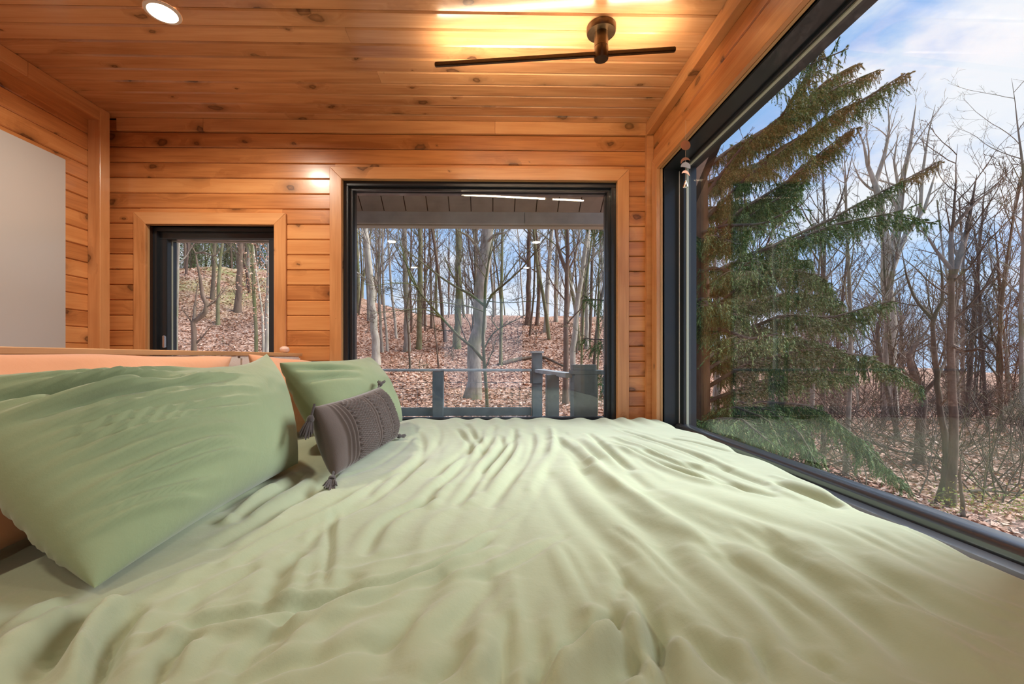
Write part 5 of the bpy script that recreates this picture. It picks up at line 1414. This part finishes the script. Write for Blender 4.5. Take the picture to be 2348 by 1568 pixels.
for P, dn, hero_ in boughs:
    Q = resample(P, 12); L_ = np.linalg.norm(np.diff(Q, axis=0), axis=1).sum()
    tb = Tubes(); tb.add(Q, np.linspace(.028, .006, 12) * min(1.2, .5 + L_ / 3), 5); tb.obj('bough', M['bark_dark'], spr)
    m_ = int(L_ / .036 * (1 if hero_ else .42))
    for k in range(m_):
        t = .10 + .90 * (k + rg.random()) / m_
        x_ = t * 11; j = min(int(x_), 10); p = Q[j] + (Q[j + 1] - Q[j]) * (x_ - j); d = Q[j + 1] - Q[j]; d /= np.linalg.norm(d)
        sd_ = np.cross(d, [0, 0, 1]); sd_ /= np.linalg.norm(sd_) + 1e-9
        sgn = 1 if k % 2 else -1
        taper = min(1, (1 - t) * 2.2 + .25) * min(1, t * 3 + .3)
        ll = (.42 if hero_ else .5) * taper * rg.uniform(.6, 1.2)
        e = d * rg.uniform(.5, .9) + sd_ * sgn * rg.uniform(.4, 1.0) + np.array([0, 0, rg.uniform(-.35, .05)])
        lat = walk(rg, p, e, ll, 4, .12, -.07)
        latt.add(lat, np.array([.005, .004, .003, .002]), 3)
        brown = hero_ and P[-1][2] > 3.6 and t > .80
        ns = max(2, int(ll / (.032 if hero_ else .05) * dn))
        for q_ in range(ns):
            u_ = (q_ + rg.random()) / ns * 3; jj_ = min(int(u_), 2); s0 = lat[jj_] + (lat[jj_ + 1] - lat[jj_]) * (u_ - jj_)
            dd_ = np.array([rg.normal() * .28, rg.normal() * .28, -1]) + (lat[-1] - lat[0]) * .8
            strands.append((s0, dd_ / np.linalg.norm(dd_), rg.uniform(.09, .30) * (.55 + .45 * taper), brown))
        strands.append((lat[2], (lat[3] - lat[2]) / np.linalg.norm(lat[3] - lat[2]), ll * .35, brown))
latt.obj('branchlets', M['bark_dark'], spr, 'stuff')
S0 = np.array([s[0] for s in strands]); SD = np.array([s[1] for s in strands]); SL = np.array([s[2] for s in strands]); SBr = np.array([bool(s[3]) for s in strands], dtype=bool)
print('strands', len(S0))
def needles(mask, name, mat, k=12):
    s0, sd_, sl = S0[mask], SD[mask], SL[mask]; n = len(s0)
    if n == 0: return
    t = (np.arange(k) + .5) / k
    P = s0[:, None] + sd_[:, None] * (sl[:, None] * t[None])[..., None]
    v = R.normal(size=(n, k, 3)); v -= sd_[:, None] * (v * sd_[:, None]).sum(-1, keepdims=True); v /= np.linalg.norm(v, axis=-1, keepdims=True)
    ln = .032 * (1.15 - .6 * t)[None, :, None] * R.uniform(.7, 1.3, (n, k, 1))
    tip = P + (v * .75 + sd_[:, None] * .9) * ln
    wv_ = np.cross(np.broadcast_to(sd_[:, None], v.shape), v) * .006
    b0 = P - wv_ - sd_[:, None] * .006; b1 = P + wv_ - sd_[:, None] * .006
    V = np.stack([b0, b1, tip], 2).reshape(-1, 3)
    # the far half of each whorl
    tip2 = P + (-v * .75 + sd_[:, None] * .9) * ln
    V2 = np.stack([b0, b1, tip2], 2).reshape(-1, 3)
    V = np.stack([V.reshape(n * k, 3, 3), V2.reshape(n * k, 3, 3)], 1).reshape(-1, 3)
    Fc = np.arange(len(V)).reshape(-1, 3)
    o = obj(name, V, Fc, mat, spr); tag(o, kind='stuff')
needles(~SBr, 'needles', M['needle']); needles(SBr, 'brown_needles', M['needle_tip'])

# dark evergreens at the far edge of the meadow, seen through the small window
def far_conifer(x_, y_, h_, label):
    rg = np.random.default_rng(int(abs(x_) * 10)); z_ = float(terr(x_, y_))
    r = empty('conifer', (x_, y_, z_)); tag(r, label, 'tree', 'evergreens beyond the meadow')
    tb = Tubes(); tb.add(resample([(x_, y_, z_ - .2), (x_, y_, z_ + h_)], 6), np.linspace(.16, .02, 6), 8); tb.obj('trunk', M['bark_dark'], r)
    n = 5200; t = rg.random(n) ** .8; rad = (1 - t) * h_ * .22 + .1; a = rg.uniform(0, 6.28, n); rr_ = rad * np.sqrt(rg.random(n))
    P = np.stack([x_ + np.cos(a) * rr_, y_ + np.sin(a) * rr_, z_ + .4 + t * (h_ - .4) - rr_ * .3], -1)
    ex = np.stack([np.cos(a), np.sin(a), -.5 + 0 * a], -1) * .16; ey = np.stack([-np.sin(a), np.cos(a), 0 * a], -1) * .05
    quads(P, ex, ey, ey * 0, 'needles', M['needle'], r)
cl = ['at the far left of the meadow edge', 'second from the left at the meadow edge', 'third from the left at the meadow edge', 'in the middle of the meadow edge',
      'just right of the middle of the meadow edge', 'third from the right at the meadow edge', 'second from the right at the meadow edge', 'at the far right of the meadow edge']
for i in range(8):
    y_ = 47 + (i * 5 % 4); far_conifer((-.80 + i * .042) * y_, y_, 6.5 + (i * 7 % 5) * .9, 'dark evergreen ' + cl[i])
